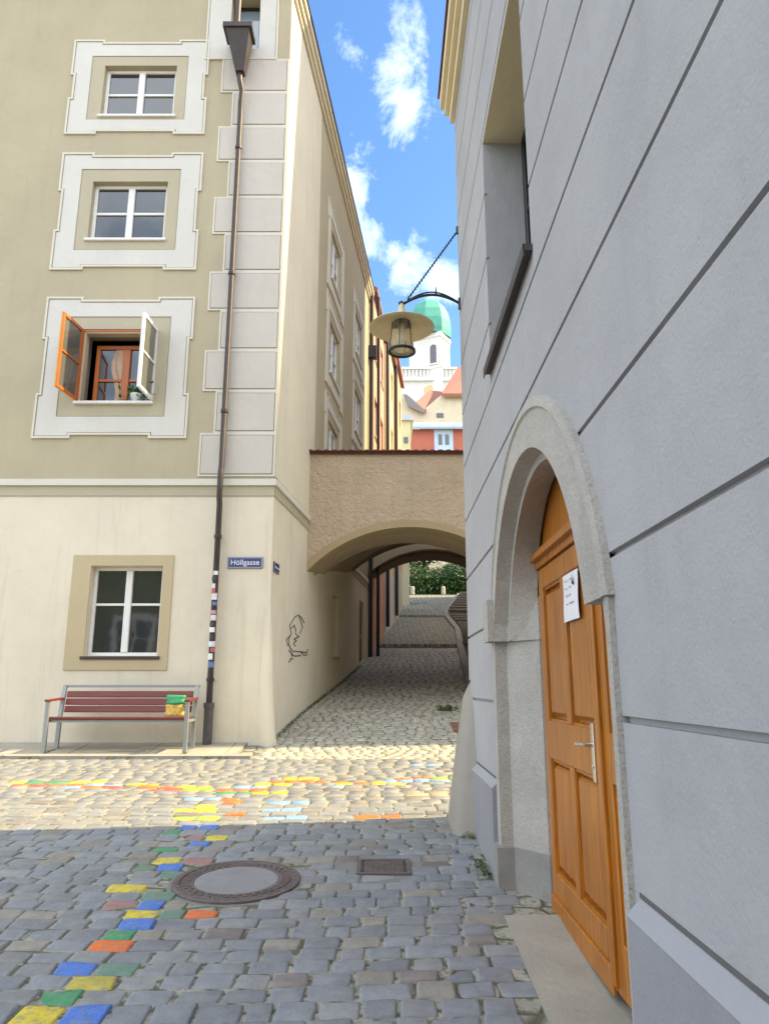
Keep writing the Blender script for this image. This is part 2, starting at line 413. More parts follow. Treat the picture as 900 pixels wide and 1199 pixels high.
# curtain behind the inner window
m=MB(); 
for i in range(24):
    pass
pts=[]; 
for k in range(13):
    zz=c+.05+(d-c-.25)*k/12; wob=.05*math.sin(k*.7)
    u0=a+.52+.05*math.sin(k*.5); wd=.06+.10*math.sin(math.pi*(k+1)/14)
    pts.append((u0-wd*.6,u0+wd,zz,wob))
vs=[]; fs=[]
for (p0,p1,zz,wob) in pts:
    for j in range(7):
        t=j/6; vs.append(FAC.p(p0+(p1-p0)*t,-.325+.012*math.sin(t*15),zz))
for k in range(12):
    for j in range(6): fs.append((k*7+j,k*7+j+1,(k+1)*7+j+1,(k+1)*7+j))
m.add(vs,fs,True); m.build('curtain',paint('curtain_peach',(.62,.42,.28),.8),iw)
# ground-floor window
a,b,c,d=GW
s=MB(); s.fill(FAC,[rect(-4.68,-3.17,.24,1.935),rect(a,b,c,d)],0,.02); s.build('window_surround',TAN,house)
gw=make_window(FAC,house,a,b,c,d,n=-.13,fw=.055,cw=.05,mid=.58,bar=.018,smat=paint('sill_dark_sheet',(.06,.045,.045),.5,.3),sd=.045)
# alley side windows
for (a,b,c,d) in ALW:
    make_window(ALY,house,a,b,c,d,n=-.06,fw=.06,sill=True,sd=.05,gmat=glass('alley_glass',(.2,.23,.27),.08))
    o=eared(a-.5,b+.5,c-.45,d+.5,.05,.4,.5); h2=rect(a-.2,b+.2,c-.16,d+.2)
    s=MB(); s.fill(ALY,[inset(o,.04),h2],0,.018); so=s.build('window_surround',ORN,house)
    s=MB(); s.fill(ALY,[o,inset(o,.03)],0,.028); s.build('rim',ORNR,so)
make_window(ALY,house,*NW,n=-.22,fw=.05,cols=1,rows=1,mat=TAN,gmat=paint('niche_board',(.16,.12,.06),.8),sill=True,smat=TAN,sd=.06)
s=MB(); s.box(ALY,UD[0],UD[1],-.12,-.07,UD[2],UD[3])
dr=s.build('door',paint('alley_door',(.22,.20,.18),.7),house)
s=MB(); s.box(ALY,UD[0]+.1,UD[1]-.1,-.07,-.05,UD[2]+.25,UD[2]+1.0); s.box(ALY,UD[0]+.1,UD[1]-.1,-.07,-.05,UD[2]+1.15,UD[3]-.15); s.build('panel',DARK_IRON,dr)
# eaves and roof
s=MB()
for k,(o1,z0,z1) in enumerate(((.05,EAVE-.34,EAVE-.22),(.10,EAVE-.22,EAVE-.08),(.15,EAVE-.08,EAVE+.06))):
    s.box(ALY,-.0-o1,ALEN,-.05,o1,z0,z1)
    s.box(FAC,-12,-1.705-.001*k,-.05,o1,z0,z1)
s.build('cornice',plaster('cornice_pale',(.66,.60,.46),var=.05,fs=.2),house)
s=MB(); s.tube([ALY.p(-.1,.13,EAVE+.09),ALY.p(ALEN,.13,EAVE+.09)],.05,8); s.build('gutter',COPPER,house)
s=MB(); 
A=ALY.p(-.1,.14,EAVE+.1); B=ALY.p(ALEN,.14,EAVE+.1); C_=Vector((-7,21,EAVE+5)); D_=Vector((-7,15,EAVE+5)); E_=Vector((-12,10.85,EAVE+.1)); E2=Vector((-12,23.5,EAVE+.1))
s.add([A,B,C_,D_,E_,E2],[(0,1,2,3),(0,3,4),(4,3,2,5),(1,5,2)])
s.build('roof',ROOF_R,house)
s=MB(); s.box(ALY,ALEN-1.4,ALEN-1.1,-.2,.12,EAVE+.1,EAVE+.5); s.build('chimney',ORN,house)
# corner buttress (flared foot of the corner), rounded
s=MB(); prof=[]
K=14
for (z,eo) in ((-1.1,.19),(-.86,.18),(-.6,.14),(-.2,.10),(.3,.07),(.8,.04),(1.15,.015),(1.4,-.02)):
    ring=[]
    base=Vector((-1.70,11,0))
    pl=[FAC.p(-1.86,0,0)]
    for j in range(K+1):
        t=j/K*R(90)
        d=FAC.n*math.cos(t)+AN*math.sin(t)
        ctr=Vector((-1.72,11.02,0))
        ring.append(ctr+d*(.02+eo*(.55+.45*math.sin(t)))+Vector((0,0,z)))
    ring=[FAC.p(-1.84,-.02,z)]+ring+[ALY.p(.45,-.02+eo*.3,z)]+[ALY.p(.8,-.03,z)]
    prof.append(ring)
kk=len(prof[0]); vs=[v for r_ in prof for v in r_]; fs=[]
for i in range(len(prof)-1):
    for j in range(kk-1): fs.append((i*kk+j,i*kk+j+1,(i+1)*kk+j+1,(i+1)*kk+j))
s.add(vs,fs,True); s.build('corner_buttress',plaster('buttress_cream',(.74,.665,.52),var=.08,fs=.5,stain=.25),house)
# graffiti: sprayed scribble on the alley wall
def plane_pts(lst, fr, n):
    out=[]
    for px,row in lst:
        u=row-600.; fw=F*CP+u*SP; ve=-u*CP+F*SP
        d=Vector(((px-450.)/fw,1,ve/fw)); o=fr.p(0,n,0); k=o.dot(fr.n)/d.dot(fr.n); out.append(d*k)
    return out
s=MB()
for ln in ([(356,730),(353,724),(349,720.5),(345,723),(342,728),(339,733),(340,738),(341,743),(338,748),(338,755),(340,760),(343,763),(352,763.5),(359,765),(360,761)],
           [(344,732),(346,738),(346,743),(350,746),(344,749),(347,751),(343,754),(346,757)],
           [(341,767),(346,769),(352,768),(345,769)],[(350,722),(354,735),(351,742)],[(339,745),(335,750),(337,757)],[(352,764),(356,768),(360,767)],[(338,762),(342,766),(341,772),(338,776)],[(338,776),(340,772),(343,772)],[(341,736),(344,733)]):
    s.tube(plane_pts(ln,ALY,.004),.011,5)
s.build('graffiti',paint('spray_grey',(.16,.15,.15),.8),house)

# downpipe on the corner house
PX=-2.50
dp=MB()
hz=10.72
dp.tube([(PX-.02,10.78,hz-.25),(PX-.02,10.78,hz-.42),(PX+.02,10.82,hz-.62),(PX+.0,10.86,hz-.8),(PX,10.88,hz-1.1),(PX,10.88,3.3),(PX,10.84,3.2),(PX,10.84,2.8),(PX,10.88,2.7),(PX,10.88,-.25)],.045,12)
pipe=dp.build('downpipe',COPPER,house)
h=MB()
def ring4(x0,x1,y0,y1,z): return [(x0,y0,z),(x1,y0,z),(x1,y1,z),(x0,y1,z)]
for k,(r0,r1) in enumerate(((ring4(-2.80,-2.30,10.50,10.90,11.24),ring4(-2.80,-2.30,10.50,10.90,11.15)),(ring4(-2.76,-2.34,10.53,10.88,11.15),ring4(-2.59,-2.44,10.70,10.85,10.42)))):
    h.add(r0+r1,[(0,1,5,4),(1,2,6,5),(2,3,7,6),(3,0,4,7),(0,3,2,1),(4,5,6,7)])
h.tube([(-2.6,10.72,13.0),(-2.6,10.72,11.2)],.05,10)
h.build('hopper',COPPER,pipe)
h=MB(); h.tube([(PX,10.88,-.25),(PX,10.88,-.9)],.066,14); h.tube([(PX,10.88,-.22),(PX,10.88,-.29)],.078,14); h.build('standpipe',IRON_P,pipe)
for zz in (9.0,6.6,4.2,2.2,.1):
    h=MB(); h.tube([(PX,10.88,zz-.025),(PX,10.88,zz+.025)],.058,12); h.box(FAC,PX-.012,PX+.012,0,.10,zz-.012,zz+.012); h.build('pipe_clamp',COPPER,pipe)
cols=[(.8,.8,.8),(.05,.05,.05),(.7,.7,.75),(.5,.12,.12),(.75,.75,.72),(.12,.2,.4),(.6,.3,.4),(.75,.7,.6),(.08,.08,.08)]
for k in range(15):
    z0=1.62-.095*k+random.uniform(-.02,.02); hh=random.uniform(.05,.10)
    a0=random.uniform(-120,-60); span=random.uniform(70,130)
    vs=[];fs=[]
    for j in range(7):
        t=R(a0-span/2+span*j/6)
        for zz in (z0,z0+hh): vs.append((PX+.0525*math.cos(t),10.88+.0525*math.sin(t),zz))
    for j in range(6): fs.append((2*j,2*j+2,2*j+3,2*j+1))
    h=MB(); h.add(vs,fs,True); cc=cols[k%9]; h.build('sticker',paint('sticker_%d'%(k%9),cc,.6,0,.3,30),pipe)

# ================================================================== GROUND, PAVING
def road_mat():
    m,nt,b=new_mat('cobbled_ground'); p=pos(nt)
    mp=N(nt,'ShaderNodeMapping'); mp.inputs['Scale'].default_value=(5.2,6.4,0); nt.links.new(p,mp.inputs[0])
    v=N(nt,'ShaderNodeTexVoronoi',feature='DISTANCE_TO_EDGE',Scale=1.0,Randomness=.55); nt.links.new(mp.outputs[0],v.inputs['Vector'])
    v2=N(nt,'ShaderNodeTexVoronoi',Scale=1.0,Randomness=.55); nt.links.new(mp.outputs[0],v2.inputs['Vector'])
    e=ramp(nt,v.outputs['Distance'],.02,.11)
    g=N(nt,'ShaderNodeSeparateColor'); nt.links.new(v2.outputs['Color'],g.inputs[0])
    c=ramp(nt,g.outputs[0],0,1,(.24,.23,.205,1),(.38,.36,.31,1))
    c=mixc(nt,ramp(nt,noi(nt,p,1.3,5),.35,.7),c,(.29,.285,.22,1))
    c=mixc(nt,e,(.11,.10,.07,1),c)
    c=mixc(nt,ramp(nt,noi(nt,p,22,6,.7),.5,.62),c,(.10,.12,.055,1))
    nt.links.new(c,b.inputs['Base Color']); b.inputs['Roughness'].default_value=.85
    pv=bump(nt,b,e,.8,.02); bump(nt,b,noi(nt,p,60,3),.3,.006,pv); return m
ROAD=road_mat()
GR=MB(); ys=sorted(set([-3000,-14,-8]+[y for y,_ in PROF]+[0,2,4,6,8,10,26,28,30,36]+[50,55]))
xs=[-3000,-60,-20,-8,-4,0,4,8,20,60,3000]
vs=[(x,y,gz(y)-(.008 if y<24.61 else 0)) for y in ys for x in xs]; k=len(xs)
GR.add(vs,[(i*k+j,i*k+j+1,(i+1)*k+j+1,(i+1)*k+j) for i in range(len(ys)-1) for j in range(k-1)])
tag(GR.build('ground',ROAD),kind='structure')

def stone_mat():
    m,nt,b=new_mat('granite_setts'); p=pos(nt)
    a=N(nt,'ShaderNodeAttribute',attribute_name='tint'); pa=N(nt,'ShaderNodeAttribute',attribute_name='coat')
    v=ramp(nt,noi(nt,p,9,6,.7),.28,.75,(.72,.72,.74,1),(1.22,1.2,1.16,1))
    c=mixc(nt,1,a.outputs['Color'],v,'MULTIPLY')
    sp=ramp(nt,noi(nt,p,230,2,.8),.5,.66); sm=N(nt,'ShaderNodeMath',operation='MULTIPLY'); nt.links.new(sp,sm.inputs[0]); sm.inputs[1].default_value=.35
    c=mixc(nt,sm.outputs[0],c,(.10,.10,.11,1))
    # worn paint
    wr=ramp(nt,noi(nt,p,26,8,.82),.36,.50); mm=N(nt,'ShaderNodeMath',operation='MULTIPLY'); nt.links.new(wr,mm.inputs[0]); nt.links.new(pa.outputs['Alpha'],mm.inputs[1])
    pc=mixc(nt,1,pa.outputs['Color'],ramp(nt,noi(nt,p,14,5,.7),.3,.7,(.68,.68,.68,1),(1.05,1.05,1.05,1)),'MULTIPLY')
    c=mixc(nt,mm.outputs[0],c,pc)
    nt.links.new(c,b.inputs['Base Color'])
    rr=ramp(nt,noi(nt,p,20,4),.3,.8,(.42,)*3+(1,),(.75,)*3+(1,)); nt.links.new(rr,b.inputs['Roughness'])
    pv=bump(nt,b,noi(nt,p,120,4,.7),.4,.004); bump(nt,b,noi(nt,p,18,4,.6),.55,.012,pv)
    return m
SETT=stone_mat()
YEL=(.72,.56,.03); BLU=(.06,.19,.62); GRN=(.05,.30,.12); ORA=(.80,.17,.02); PIN=(.42,.16,.13); GR2=(.10,.26,.15); LGR=(.35,.55,.05); LBL=(.25,.42,.62); RED=(.6,.1,.06)
PAINTED=[(20,1192,YEL),(68,1194,BLU),(67,1174,GRN),(106,1147,(.5,.42,.05)),(94,1130,BLU),(144,1131,GR2),(132,1112,ORA),(131,1096,GRN),(161,1084,BLU),(149,1072,YEL),(228,1073,ORA),
 (190,1073,GR2),(179,1062,BLU),(142,1059,PIN),(205,1049,GR2),(173,1038,YEL),(195,1026,GR2),(193,1016,BLU),(185,1005,YEL),(222,1008,PIN),(225,1016,GR2),(205,994,GRN),(228,987,BLU),(255,980,YEL),(215,981,PIN),(246,972,BLU),(215,969,BLU),(207,974,GRN),
 (207,958,LGR),(217,951,YEL),(230,943,YEL),(235,937,LBL),(265,952,ORA),(258,938,ORA),(268,930,GRN),(255,925,ORA),(275,925,ORA),(228,927,LGR),(213,923,YEL),(185,927,RED),(175,921,ORA),(155,919,YEL),(135,918,LBL),(130,920,RED),(113,918,LBL),(105,921,ORA),(95,915,YEL),(75,923,LBL),(67,920,ORA),(50,915,GRN),(28,920,ORA),(12,916,YEL),(40,918,RED),(85,919,ORA),
 (303,919,YEL),(320,917,ORA),(347,913,YEL),(362,915,ORA),(382,916,ORA),(382,921,LBL),(404,917,YEL),(422,918,ORA),(441,917,YEL),(463,914,LBL),(480,913,ORA),(502,915,LBL),(520,911,LGR),(320,940,LBL),(312,957,LBL),(318,949,LBL),(497,895,LBL),(482,895,LBL),(485,931,(.8,.45,.2)),(420,956,ORA),(300,929,YEL),(287,922,LBL)]
def ground_pt(px,row):
    u=row-600.; fw=F*CP+u*SP; ve=-u*CP+F*SP; y=5.
    for _ in range(40): y=min(max(gz(y)/(ve/fw),1),40)
    return Vector(((px-450.)/fw*y,y))
# iterate safely on the near plane z=-1.6+.07y
def gp(px,row):
    u=row-600.; fw=F*CP+u*SP; ve=-u*CP+F*SP
    y=-1.6/(ve/fw-.07); return Vector(((px-450.)/fw*y,y))
PT=[(gp(px,row),c) for px,row,c in PAINTED]
MH=gp(277,1032); MHR=.415
DC=gp(449,1016)
class Setts:
    def __init__(s): s.v=[];s.f=[];s.t=[];s.c=[]
    def add(s, c4, res, tint, coat, h, tx, ty, zf):
        "c4: four ground corners (x,y)"
        if res>=7: g=[-1,-.94,-.8,0,.8,.94,1]
        elif res>=5: g=[-1,-.88,0,.88,1]
        else: g=[-1,-.7,.7,1]
        n=len(g); k=len(s.v)
        sd=random.uniform(0,100); rnd=random.uniform(.008,.035)
        A,B,C,D=c4
        for b in g:
            for a in g:
                # rounded-corner square
                aa,bb=a,b
                q=max(abs(a),abs(b))
                if q>.6:
                    kx=rnd*(abs(b)**4); ky=rnd*(abs(a)**4); aa=a*(1-kx); bb=b*(1-ky)
                uu=(aa+1)/2; vv=(bb+1)/2
                x=(A[0]*(1-uu)+B[0]*uu)*(1-vv)+(D[0]*(1-uu)+C[0]*uu)*vv
                y=(A[1]*(1-uu)+B[1]*uu)*(1-vv)+(D[1]*(1-uu)+C[1]*uu)*vv
                if q<1 and res>=5:
                    x+= .004*noise.noise((x*14,y*14,sd)); y+=.004*noise.noise((x*14,y*14,sd+9))
                elif res>=5:
                    x+= .007*noise.noise((x*9,y*9,sd)); y+=.007*noise.noise((x*9,y*9,sd+9))
                e=1-(1-abs(a)**18)*(1-abs(b)**18)
                z=zf(y)+h-.024*e**2.6+tx*a+ty*b+.0035*noise.noise((x*11,y*11,sd+3))+.0015*(1-a*a)*(1-b*b)
                s.v.append((x,y,z)); s.t.append(tint); s.c.append(coat)
        for j in range(n-1):
            for i in range(n-1): s.f.append((k+j*n+i,k+j*n+i+1,k+(j+1)*n+i+1,k+(j+1)*n+i))
    def build(s,name):
        me=bpy.data.meshes.new(name); me.from_pydata(s.v,[],s.f); me.materials.append(SETT)
        at=me.attributes.new('tint','FLOAT_COLOR','POINT'); at.data.foreach_set('color',[q for t in s.t for q in (*t,1)])
        at=me.attributes.new('coat','FLOAT_COLOR','POINT'); at.data.foreach_set('color',[q for t in s.c for q in t])
        me.polygons.foreach_set('use_smooth',[True]*len(me.polygons))
        o=bpy.data.objects.new(name,me); COL.objects.link(o); return tag(o,kind='structure')
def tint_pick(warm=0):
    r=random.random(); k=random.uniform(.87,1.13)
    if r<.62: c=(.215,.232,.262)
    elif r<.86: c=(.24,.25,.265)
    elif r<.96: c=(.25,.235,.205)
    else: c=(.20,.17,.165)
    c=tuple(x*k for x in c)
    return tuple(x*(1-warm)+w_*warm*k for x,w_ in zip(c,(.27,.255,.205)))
# main paving of the little square; rows run across the view, waving a little
stones=[]; y=1.3; prevmid=None
def wave(x): return .05*math.sin(x*.55+.6)+.02*math.sin(x*1.7)
row=0
while y<9.93:
    rh=random.choice((.135,.145,.155,.165,.14)); 
    if y+rh>9.95: rh=9.95-y+.001
    x=-9.0+random.uniform(0,.2)
    while x<7.2:
        wd=random.gauss(.195,.032); wd=min(max(wd,.125),.27)
        x1=x+wd
        mt=((x+x1)/2,y+rh/2+wave(x)*min(1,(9.9-y)/1.5))
        keep = not (mt[0]>.74 and mt[1]<6.9)
        if (Vector(mt)-MH).length<MHR+.03: keep=False
        if abs(mt[0]-DC.x)<.24 and abs(mt[1]-DC.y)<.2: keep=False
        if mt[0]>.66 and mt[1]<4.62: keep=False
        if mt[0]<-6.6 and mt[1]<7: keep = mt[0]>-7.5
        if keep: stones.append((x,x1,y,y+rh,mt))
        x=x1
    y+=rh; row+=1
paintmap={}
for pt,c in PT:
    best=min(range(len(stones)),key=lambda i:(stones[i][4][0]-pt.x)**2+(2.0*(stones[i][4][1]-pt.y))**2)
    if best in paintmap:
        order=sorted(range(len(stones)),key=lambda i:(stones[i][4][0]-pt.x)**2+(2.0*(stones[i][4][1]-pt.y))**2)[:4]
        fr=[i for i in order if i not in paintmap]; best=fr[0] if fr else best
    paintmap[best]=c
for pt,c in PT:
    if pt.y<6.9: continue
    best=min(range(len(stones)),key=lambda i:(stones[i][4][0]-pt.x-.17)**2+(2.0*(stones[i][4][1]-pt.y))**2)
    if best not in paintmap: paintmap[best]=c
S=Setts()
for i,(x0,x1,y0,y1,mt) in enumerate(stones):
    g=.0025+random.uniform(0,.003)
    def wy(x,yy): return yy+wave(x)*max(0,min(1,(9.9-yy)/1.5))
    jx=lambda: random.uniform(-.007,.007)
    c4=[(x0+g+jx(),wy(x0,y0)+g+jx()),(x1-g+jx(),wy(x1,y0)+g+jx()),(x1-g+jx(),wy(x1,y1)-g+jx()),(x0+g+jx(),wy(x0,y1)-g+jx())]
    coat=(0,0,0,0)
    if i in paintmap: coat=(*paintmap[i],.97 if paintmap[i] not in (PIN,GR2) else .7)
    near = mt[1]<7.5 and -5<mt[0]<.8
    S.add(c4, 7 if near else 5, tint_pick(.12 if mt[1]<6.5 else .4), coat, random.gauss(0,.003), random.gauss(0,.0024), random.gauss(0,.0024), gz)  # sunlit band gets warmer stones, sunlight put into their tint
S.build('cobblestone_paving')
# alley paving, smaller and greener
S=Setts(); y=9.96
while y<24.5:
    rh=random.uniform(.125,.15) if y<16 else .16
    if y+rh>24.58: break
    xl=ally_x(y)-.05 if y>11 else -1.62
    xr=2.6 if y<16 else 2.6
    if y<11: xr=7.2
    x=xl+random.uniform(-.1,0)
    while x<xr:
        wd=random.uniform(.13,.19) if y<16 else random.uniform(.16,.21)
        g=.006; j=lambda: random.uniform(-.007,.007)
        c4=[(x+g+j(),y+g+j()),(x+wd-g+j(),y+g+j()),(x+wd-g+j(),y+rh-g+j()),(x+g+j(),y+rh-g+j())]
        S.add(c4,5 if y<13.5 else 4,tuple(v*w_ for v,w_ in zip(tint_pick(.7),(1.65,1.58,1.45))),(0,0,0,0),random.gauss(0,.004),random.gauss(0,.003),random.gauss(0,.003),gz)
        x+=wd
    y+=rh
S.build('alley_paving')
# pavement along the house
def sheet(mb, x0,x1,y0,y1,dz, n=6, th=.12):
    for i in range(n):
        a=y0+(y1-y0)*i/n; b=y0+(y1-y0)*(i+1)/n
        mb.add([(x0,a,gz(a)+dz),(x1,a,gz(a)+dz),(x1,b,gz(b)+dz),(x0,b,gz(b)+dz)],[(0,1,2,3)])
    mb.add([(x0,y0,gz(y0)+dz),(x1,y0,gz(y0)+dz),(x1,y0,gz(y0)-th),(x0,y0,gz(y0)-th)],[(0,1,2,3)])
    mb.add([(x1,y0,gz(y0)+dz),(x1,y1,gz(y1)+dz),(x1,y1,gz(y1)-th),(x1,y0,gz(y0)-th)],[(0,1,2,3)])
pv=MB(); x=-12
while x<-2.1:
    w_=min(random.uniform(.9,1.3),-1.95-x)
    sheet(pv,x+.004,x+w_-.004,10.16,11.0,.030,3); x+=w_
tag(pv.build('pavement',stone('pavement_slab',(.36,.33,.27),.3,150,.14)),kind='structure')
kb=MB(); x=-12
while x<-1.95:
    w_=min(random.uniform(.8,1.2),-1.72-x); sheet(kb,x+.005,x+w_-.005,9.98,10.152,.036,1); x+=w_
tag(kb.build('kerb',stone('kerb_granite',(.33,.31,.27),.35,150,.14)),kind='structure')
# granite edge courses across the climbing lane
kb=MB()
for yy in (24.5,32.7,39.6):
    kb.bx(-.6+(yy-24)*.1,7,yy-.02,yy+.28,gz(yy-.1)-.3,gz(yy+.1)+.03)
tag(kb.build('lane_edge_stones',stone('edge_granite',(.22,.215,.20),.3,120)),kind='structure')

# manhole cover
mh=empty('manhole_cover',(MH.x,MH.y,gz(MH.y)),'round cast iron manhole cover with grey concrete centre','manhole cover')
tilt=math.atan(.07)
def tiltmb(mb,c):
    cx,cy=c; mb.v=[(x,y,z+.07*(y-cy)) for x,y,z in mb.v]; return mb
zc=gz(MH.y)
m=MB(); m.lathe((MH.x,MH.y,zc),[(MHR,-.05),(MHR,.006),(MHR-.012,.010),(MHR-.05,.010),(MHR-.055,.001),(MHR-.06,.001),(MHR-.065,.008),(.275,.008),(.27,.0)],64,False)
tiltmb(m,MH).build('frame_ring',CAST,mh)
m=MB()
for k in range(36):
    a0=2*math.pi*k/36
    for (r0,r1,sh) in ((.345,.325,0),(.315,.295,.5),(.385,.366,.25)):
        a=a0+sh*2*math.pi/36; da=.055
        vs=[(MH.x+r*math.cos(a+t),MH.y+r*math.sin(a+t),zc+.0125) for r,t in ((r0,-da),(r0,da),(r1,da),(r1,-da))]
        vb=[(x,y_,zc+.006) for x,y_,_ in vs]
        m.add(vs+vb,[(0,1,2,3),(0,1,5,4),(1,2,6,5),(2,3,7,6),(3,0,4,7)])
tiltmb(m,MH).build('raised_studs',CAST,mh)
m=MB(); m.lathe((MH.x,MH.y,zc),[(.27,-.03),(.27,.004),(.262,.007),(.001,.008)],64,False); tiltmb(m,MH).build('concrete_disc',CONCRETE,mh)
# square drain cover
zc=gz(DC.y); dc=empty('drain_cover',(DC.x,DC.y,zc),'small square reddish iron drain cover set in the cobbles','drain cover')
m=MB(); hw,hd=.155,.135
m.bx(DC.x-hw-.03,DC.x-hw,DC.y-hd-.03,DC.y+hd+.03,zc-.05,zc+.008); m.bx(DC.x+hw,DC.x+hw+.03,DC.y-hd-.03,DC.y+hd+.03,zc-.05,zc+.008)
m.bx(DC.x-hw,DC.x+hw,DC.y-hd-.03,DC.y-hd,zc-.05,zc+.008); m.bx(DC.x-hw,DC.x+hw,DC.y+hd,DC.y+hd+.03,zc-.05,zc+.008)
tiltmb(m,DC).build('frame',CAST,dc)
m=MB(); m.bx(DC.x-hw+.004,DC.x+hw-.004,DC.y-hd+.004,DC.y+hd-.004,zc-.04,zc+.004)
for i in range(7):
    for j in range(6):
        cx=DC.x-hw+.045+i*.037; cy=DC.y-hd+.035+j*.04
        m.bx(cx-.012,cx+.012,cy-.012,cy+.012,zc+.004,zc+.008)
tiltmb(m,DC).build('lid',CAST,dc)
for s_ in (-1,1):
    for j in range(5):
        m=MB(); cy=DC.y-hd+.03+j*.052; m.bx(DC.x+s_*(hw-.014)-.009,DC.x+s_*(hw-.014)+.009,cy-.016,cy+.016,zc+.004,zc+.0055); tiltmb(m,DC).build('slot',DARKIN,dc)
# mortar bed round the covers
m=MB(); m.lathe((MH.x,MH.y,gz(MH.y)-.012),[(MHR+.16,-.02),(MHR+.1,.0),(MHR-.01,.006)],48,False); tiltmb(m,MH)
tag(m.build('mortar_bed',stone('mortar',(.22,.215,.20),.3,120)),kind='structure')
m=MB(); m.bx(DC.x-.34,DC.x+.34,DC.y-.3,DC.y+.3,gz(DC.y)-.06,gz(DC.y)-.006); tiltmb(m,DC); tag(m.build('mortar_bed',MATS['mortar']),kind='structure')

# ================================================================== GREY HOUSE (right)
gh=empty('grey_house',(.77,4,-1.35),'blue-grey rendered house with deep grooves and a round-arched portal','house')
DLEN0,DLEN1=-3.0,6.9; EZ=6.2
CW,RI,RO,ZS=3.86,1.17,1.40,.05      # arch centre along wall, radii, spring height
SILL=2.24; WY0,WY1,WZ1=3.45,4.98,4.17
w=MB(); w.bx(.77,1.35,DLEN0,DLEN1,-1.9,EZ); wall=w.build('wall',RWALL,gh)
def archpoly(c,r,zs,zb,k=24,ext=0): return [(c-r,zb)]+[(c-r*math.cos(math.pi*i/k),zs+r*math.sin(math.pi*i/k)) for i in range(k+1)]+[(c+r,zb)]
c=MB(); c.prism(Frame((.77,0,0),(0,1,0),(-1,0,0)),archpoly(CW,RI+.1,ZS,-2.2),-.9,.3); boolean(wall,c.build('cut',RWALL,gh))
c=MB(); c.box(RW,WY0,WY1,-.9,.2,SILL,WZ1); boolean(wall,c.build('cut',RWALL,gh))
GZ=[-.10,.44,.98,1.53,2.07,2.61,3.15,3.70,4.24,4.79,5.33,5.88]
for g in GZ:
    c=MB(); c.prism(Frame((0,DLEN0-1,0),(1,0,0),(0,1,0)),[(.66,g+.055),(.66,g-.055),(.796,g-.012),(.796,g+.010)],0,DLEN1-DLEN0+2) if False else c.add(
        [(.66,yy,g+dz) for yy in (DLEN0-1,DLEN1+1) for dz in (.012,-.016)]+[(.792,yy,g+dz) for yy in (DLEN0-1,DLEN1+1) for dz in (.009,-.012)],
        [(0,1,5,4),(2,6,7,3),(0,4,6,2),(1,3,7,5),(0,2,3,1),(4,5,7,6)])
    boolean(wall,c.build('cut',RWALL,gh))
w=MB(); w.bx(1.33,9,6.5,6.9,-1.9,EZ); w.bx(8.6,9,-3,6.5,-1.9,EZ); w.bx(1.33,8.6,-3,-2.6,-1.9,EZ); w.build('rear_wall',plaster('rear_render',(.5,.47,.40)),gh)
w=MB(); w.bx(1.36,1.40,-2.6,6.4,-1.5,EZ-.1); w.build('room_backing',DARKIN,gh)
# plinth with pale sloping ledge
for (a,b) in ((DLEN0,2.43),(5.27,6.86)):
    w=MB(); w.box(RW,a,b,0,.045,-1.9,-.665); pl=w.build('plinth',RPLIN,gh)
    w=MB(); w.add([RW.p(u,n,z) for u in (a,b) for n,z in ((.0,-.665),(.047,-.665),(.0,-.618))],[(0,1,2),(3,5,4),(0,3,4,1),(1,4,5,2),(0,2,5,3)]); w.build('ledge',RLEDGE,pl)
for ab in ((DLEN0,2.43),(5.27,6.86)):
    w=MB(); w.box(RW,*ab,.0,.003,-.617,-.603); w.build('plinth_joint',paint('joint_dark',(.12,.11,.11),.9),gh)
# portal: front ring, rebate, splay
ring=MB()
outer=archpoly(CW,RO,ZS,.27); K=24
def arc(c,r,zs,zb,k=24): return [(c-r,zb)]+[(c-r*math.cos(math.pi*i/k),zs+r*math.sin(math.pi*i/k)) for i in range(k+1)]+[(c+r,zb)]
def strip(mb,A,nA,B,nB,fr=RW,smooth=False):
    k=len(A); vs=[fr.p(u,nA,z) for u,z in A]+[fr.p(u,nB,z) for u,z in B]
    mb.add(vs,[(i,i+1,k+i+1,k+i) for i in range(k-1)],smooth)
zi=.60
def arcz(c,r,zs,zb0,zb1): 
    a=arc(c,r,zs,0); return [(a[0][0],zb0)]+a[1:-1]+[(a[-1][0],zb1)]
def clampz(pts,zmin): return [(u,max(z,zmin)) for u,z in pts]
o1=arc(CW,RO,ZS,.27); 
def upper(r,zb,c=CW,zs=ZS,k=30):
    t0=math.asin(min(1,max(-1,(zb-zs)/r)))
    return [(c-r*math.cos(t0+(math.pi-2*t0)*i/k),zs+r*math.sin(t0+(math.pi-2*t0)*i/k)) for i in range(k+1)]
zb=.30
A0=upper(RO+.02,zb); A1=upper(RO-.03,zb); B1=upper(1.19,zb,3.93)
# ring cross-section: side, bead, face, intrados step
strip(ring,A0,0,A0,.028); strip(ring,A0,.028,A1,.036); strip(ring,A1,.036,upper(RO-.04,zb),.024); strip(ring,upper(RO-.04,zb),.024,B1,.024)
strip(ring,B1,.024,upper(1.18,zb,3.93),-.07); 
C0=upper(1.135,zb,3.93)
strip(ring,upper(1.18,zb,3.93),-.07,C0,-.072)
LC,LR,LZ=4.07,.80,.42     # door opening: centre, half width, spring
LX=-.235
D0=[(LC-LR*math.cos(math.pi*i/30),max(zb,LZ+LR*math.sin(math.pi*i/30))) for i in range(31)]
strip(ring,C0,-.072,D0,LX,smooth=True)
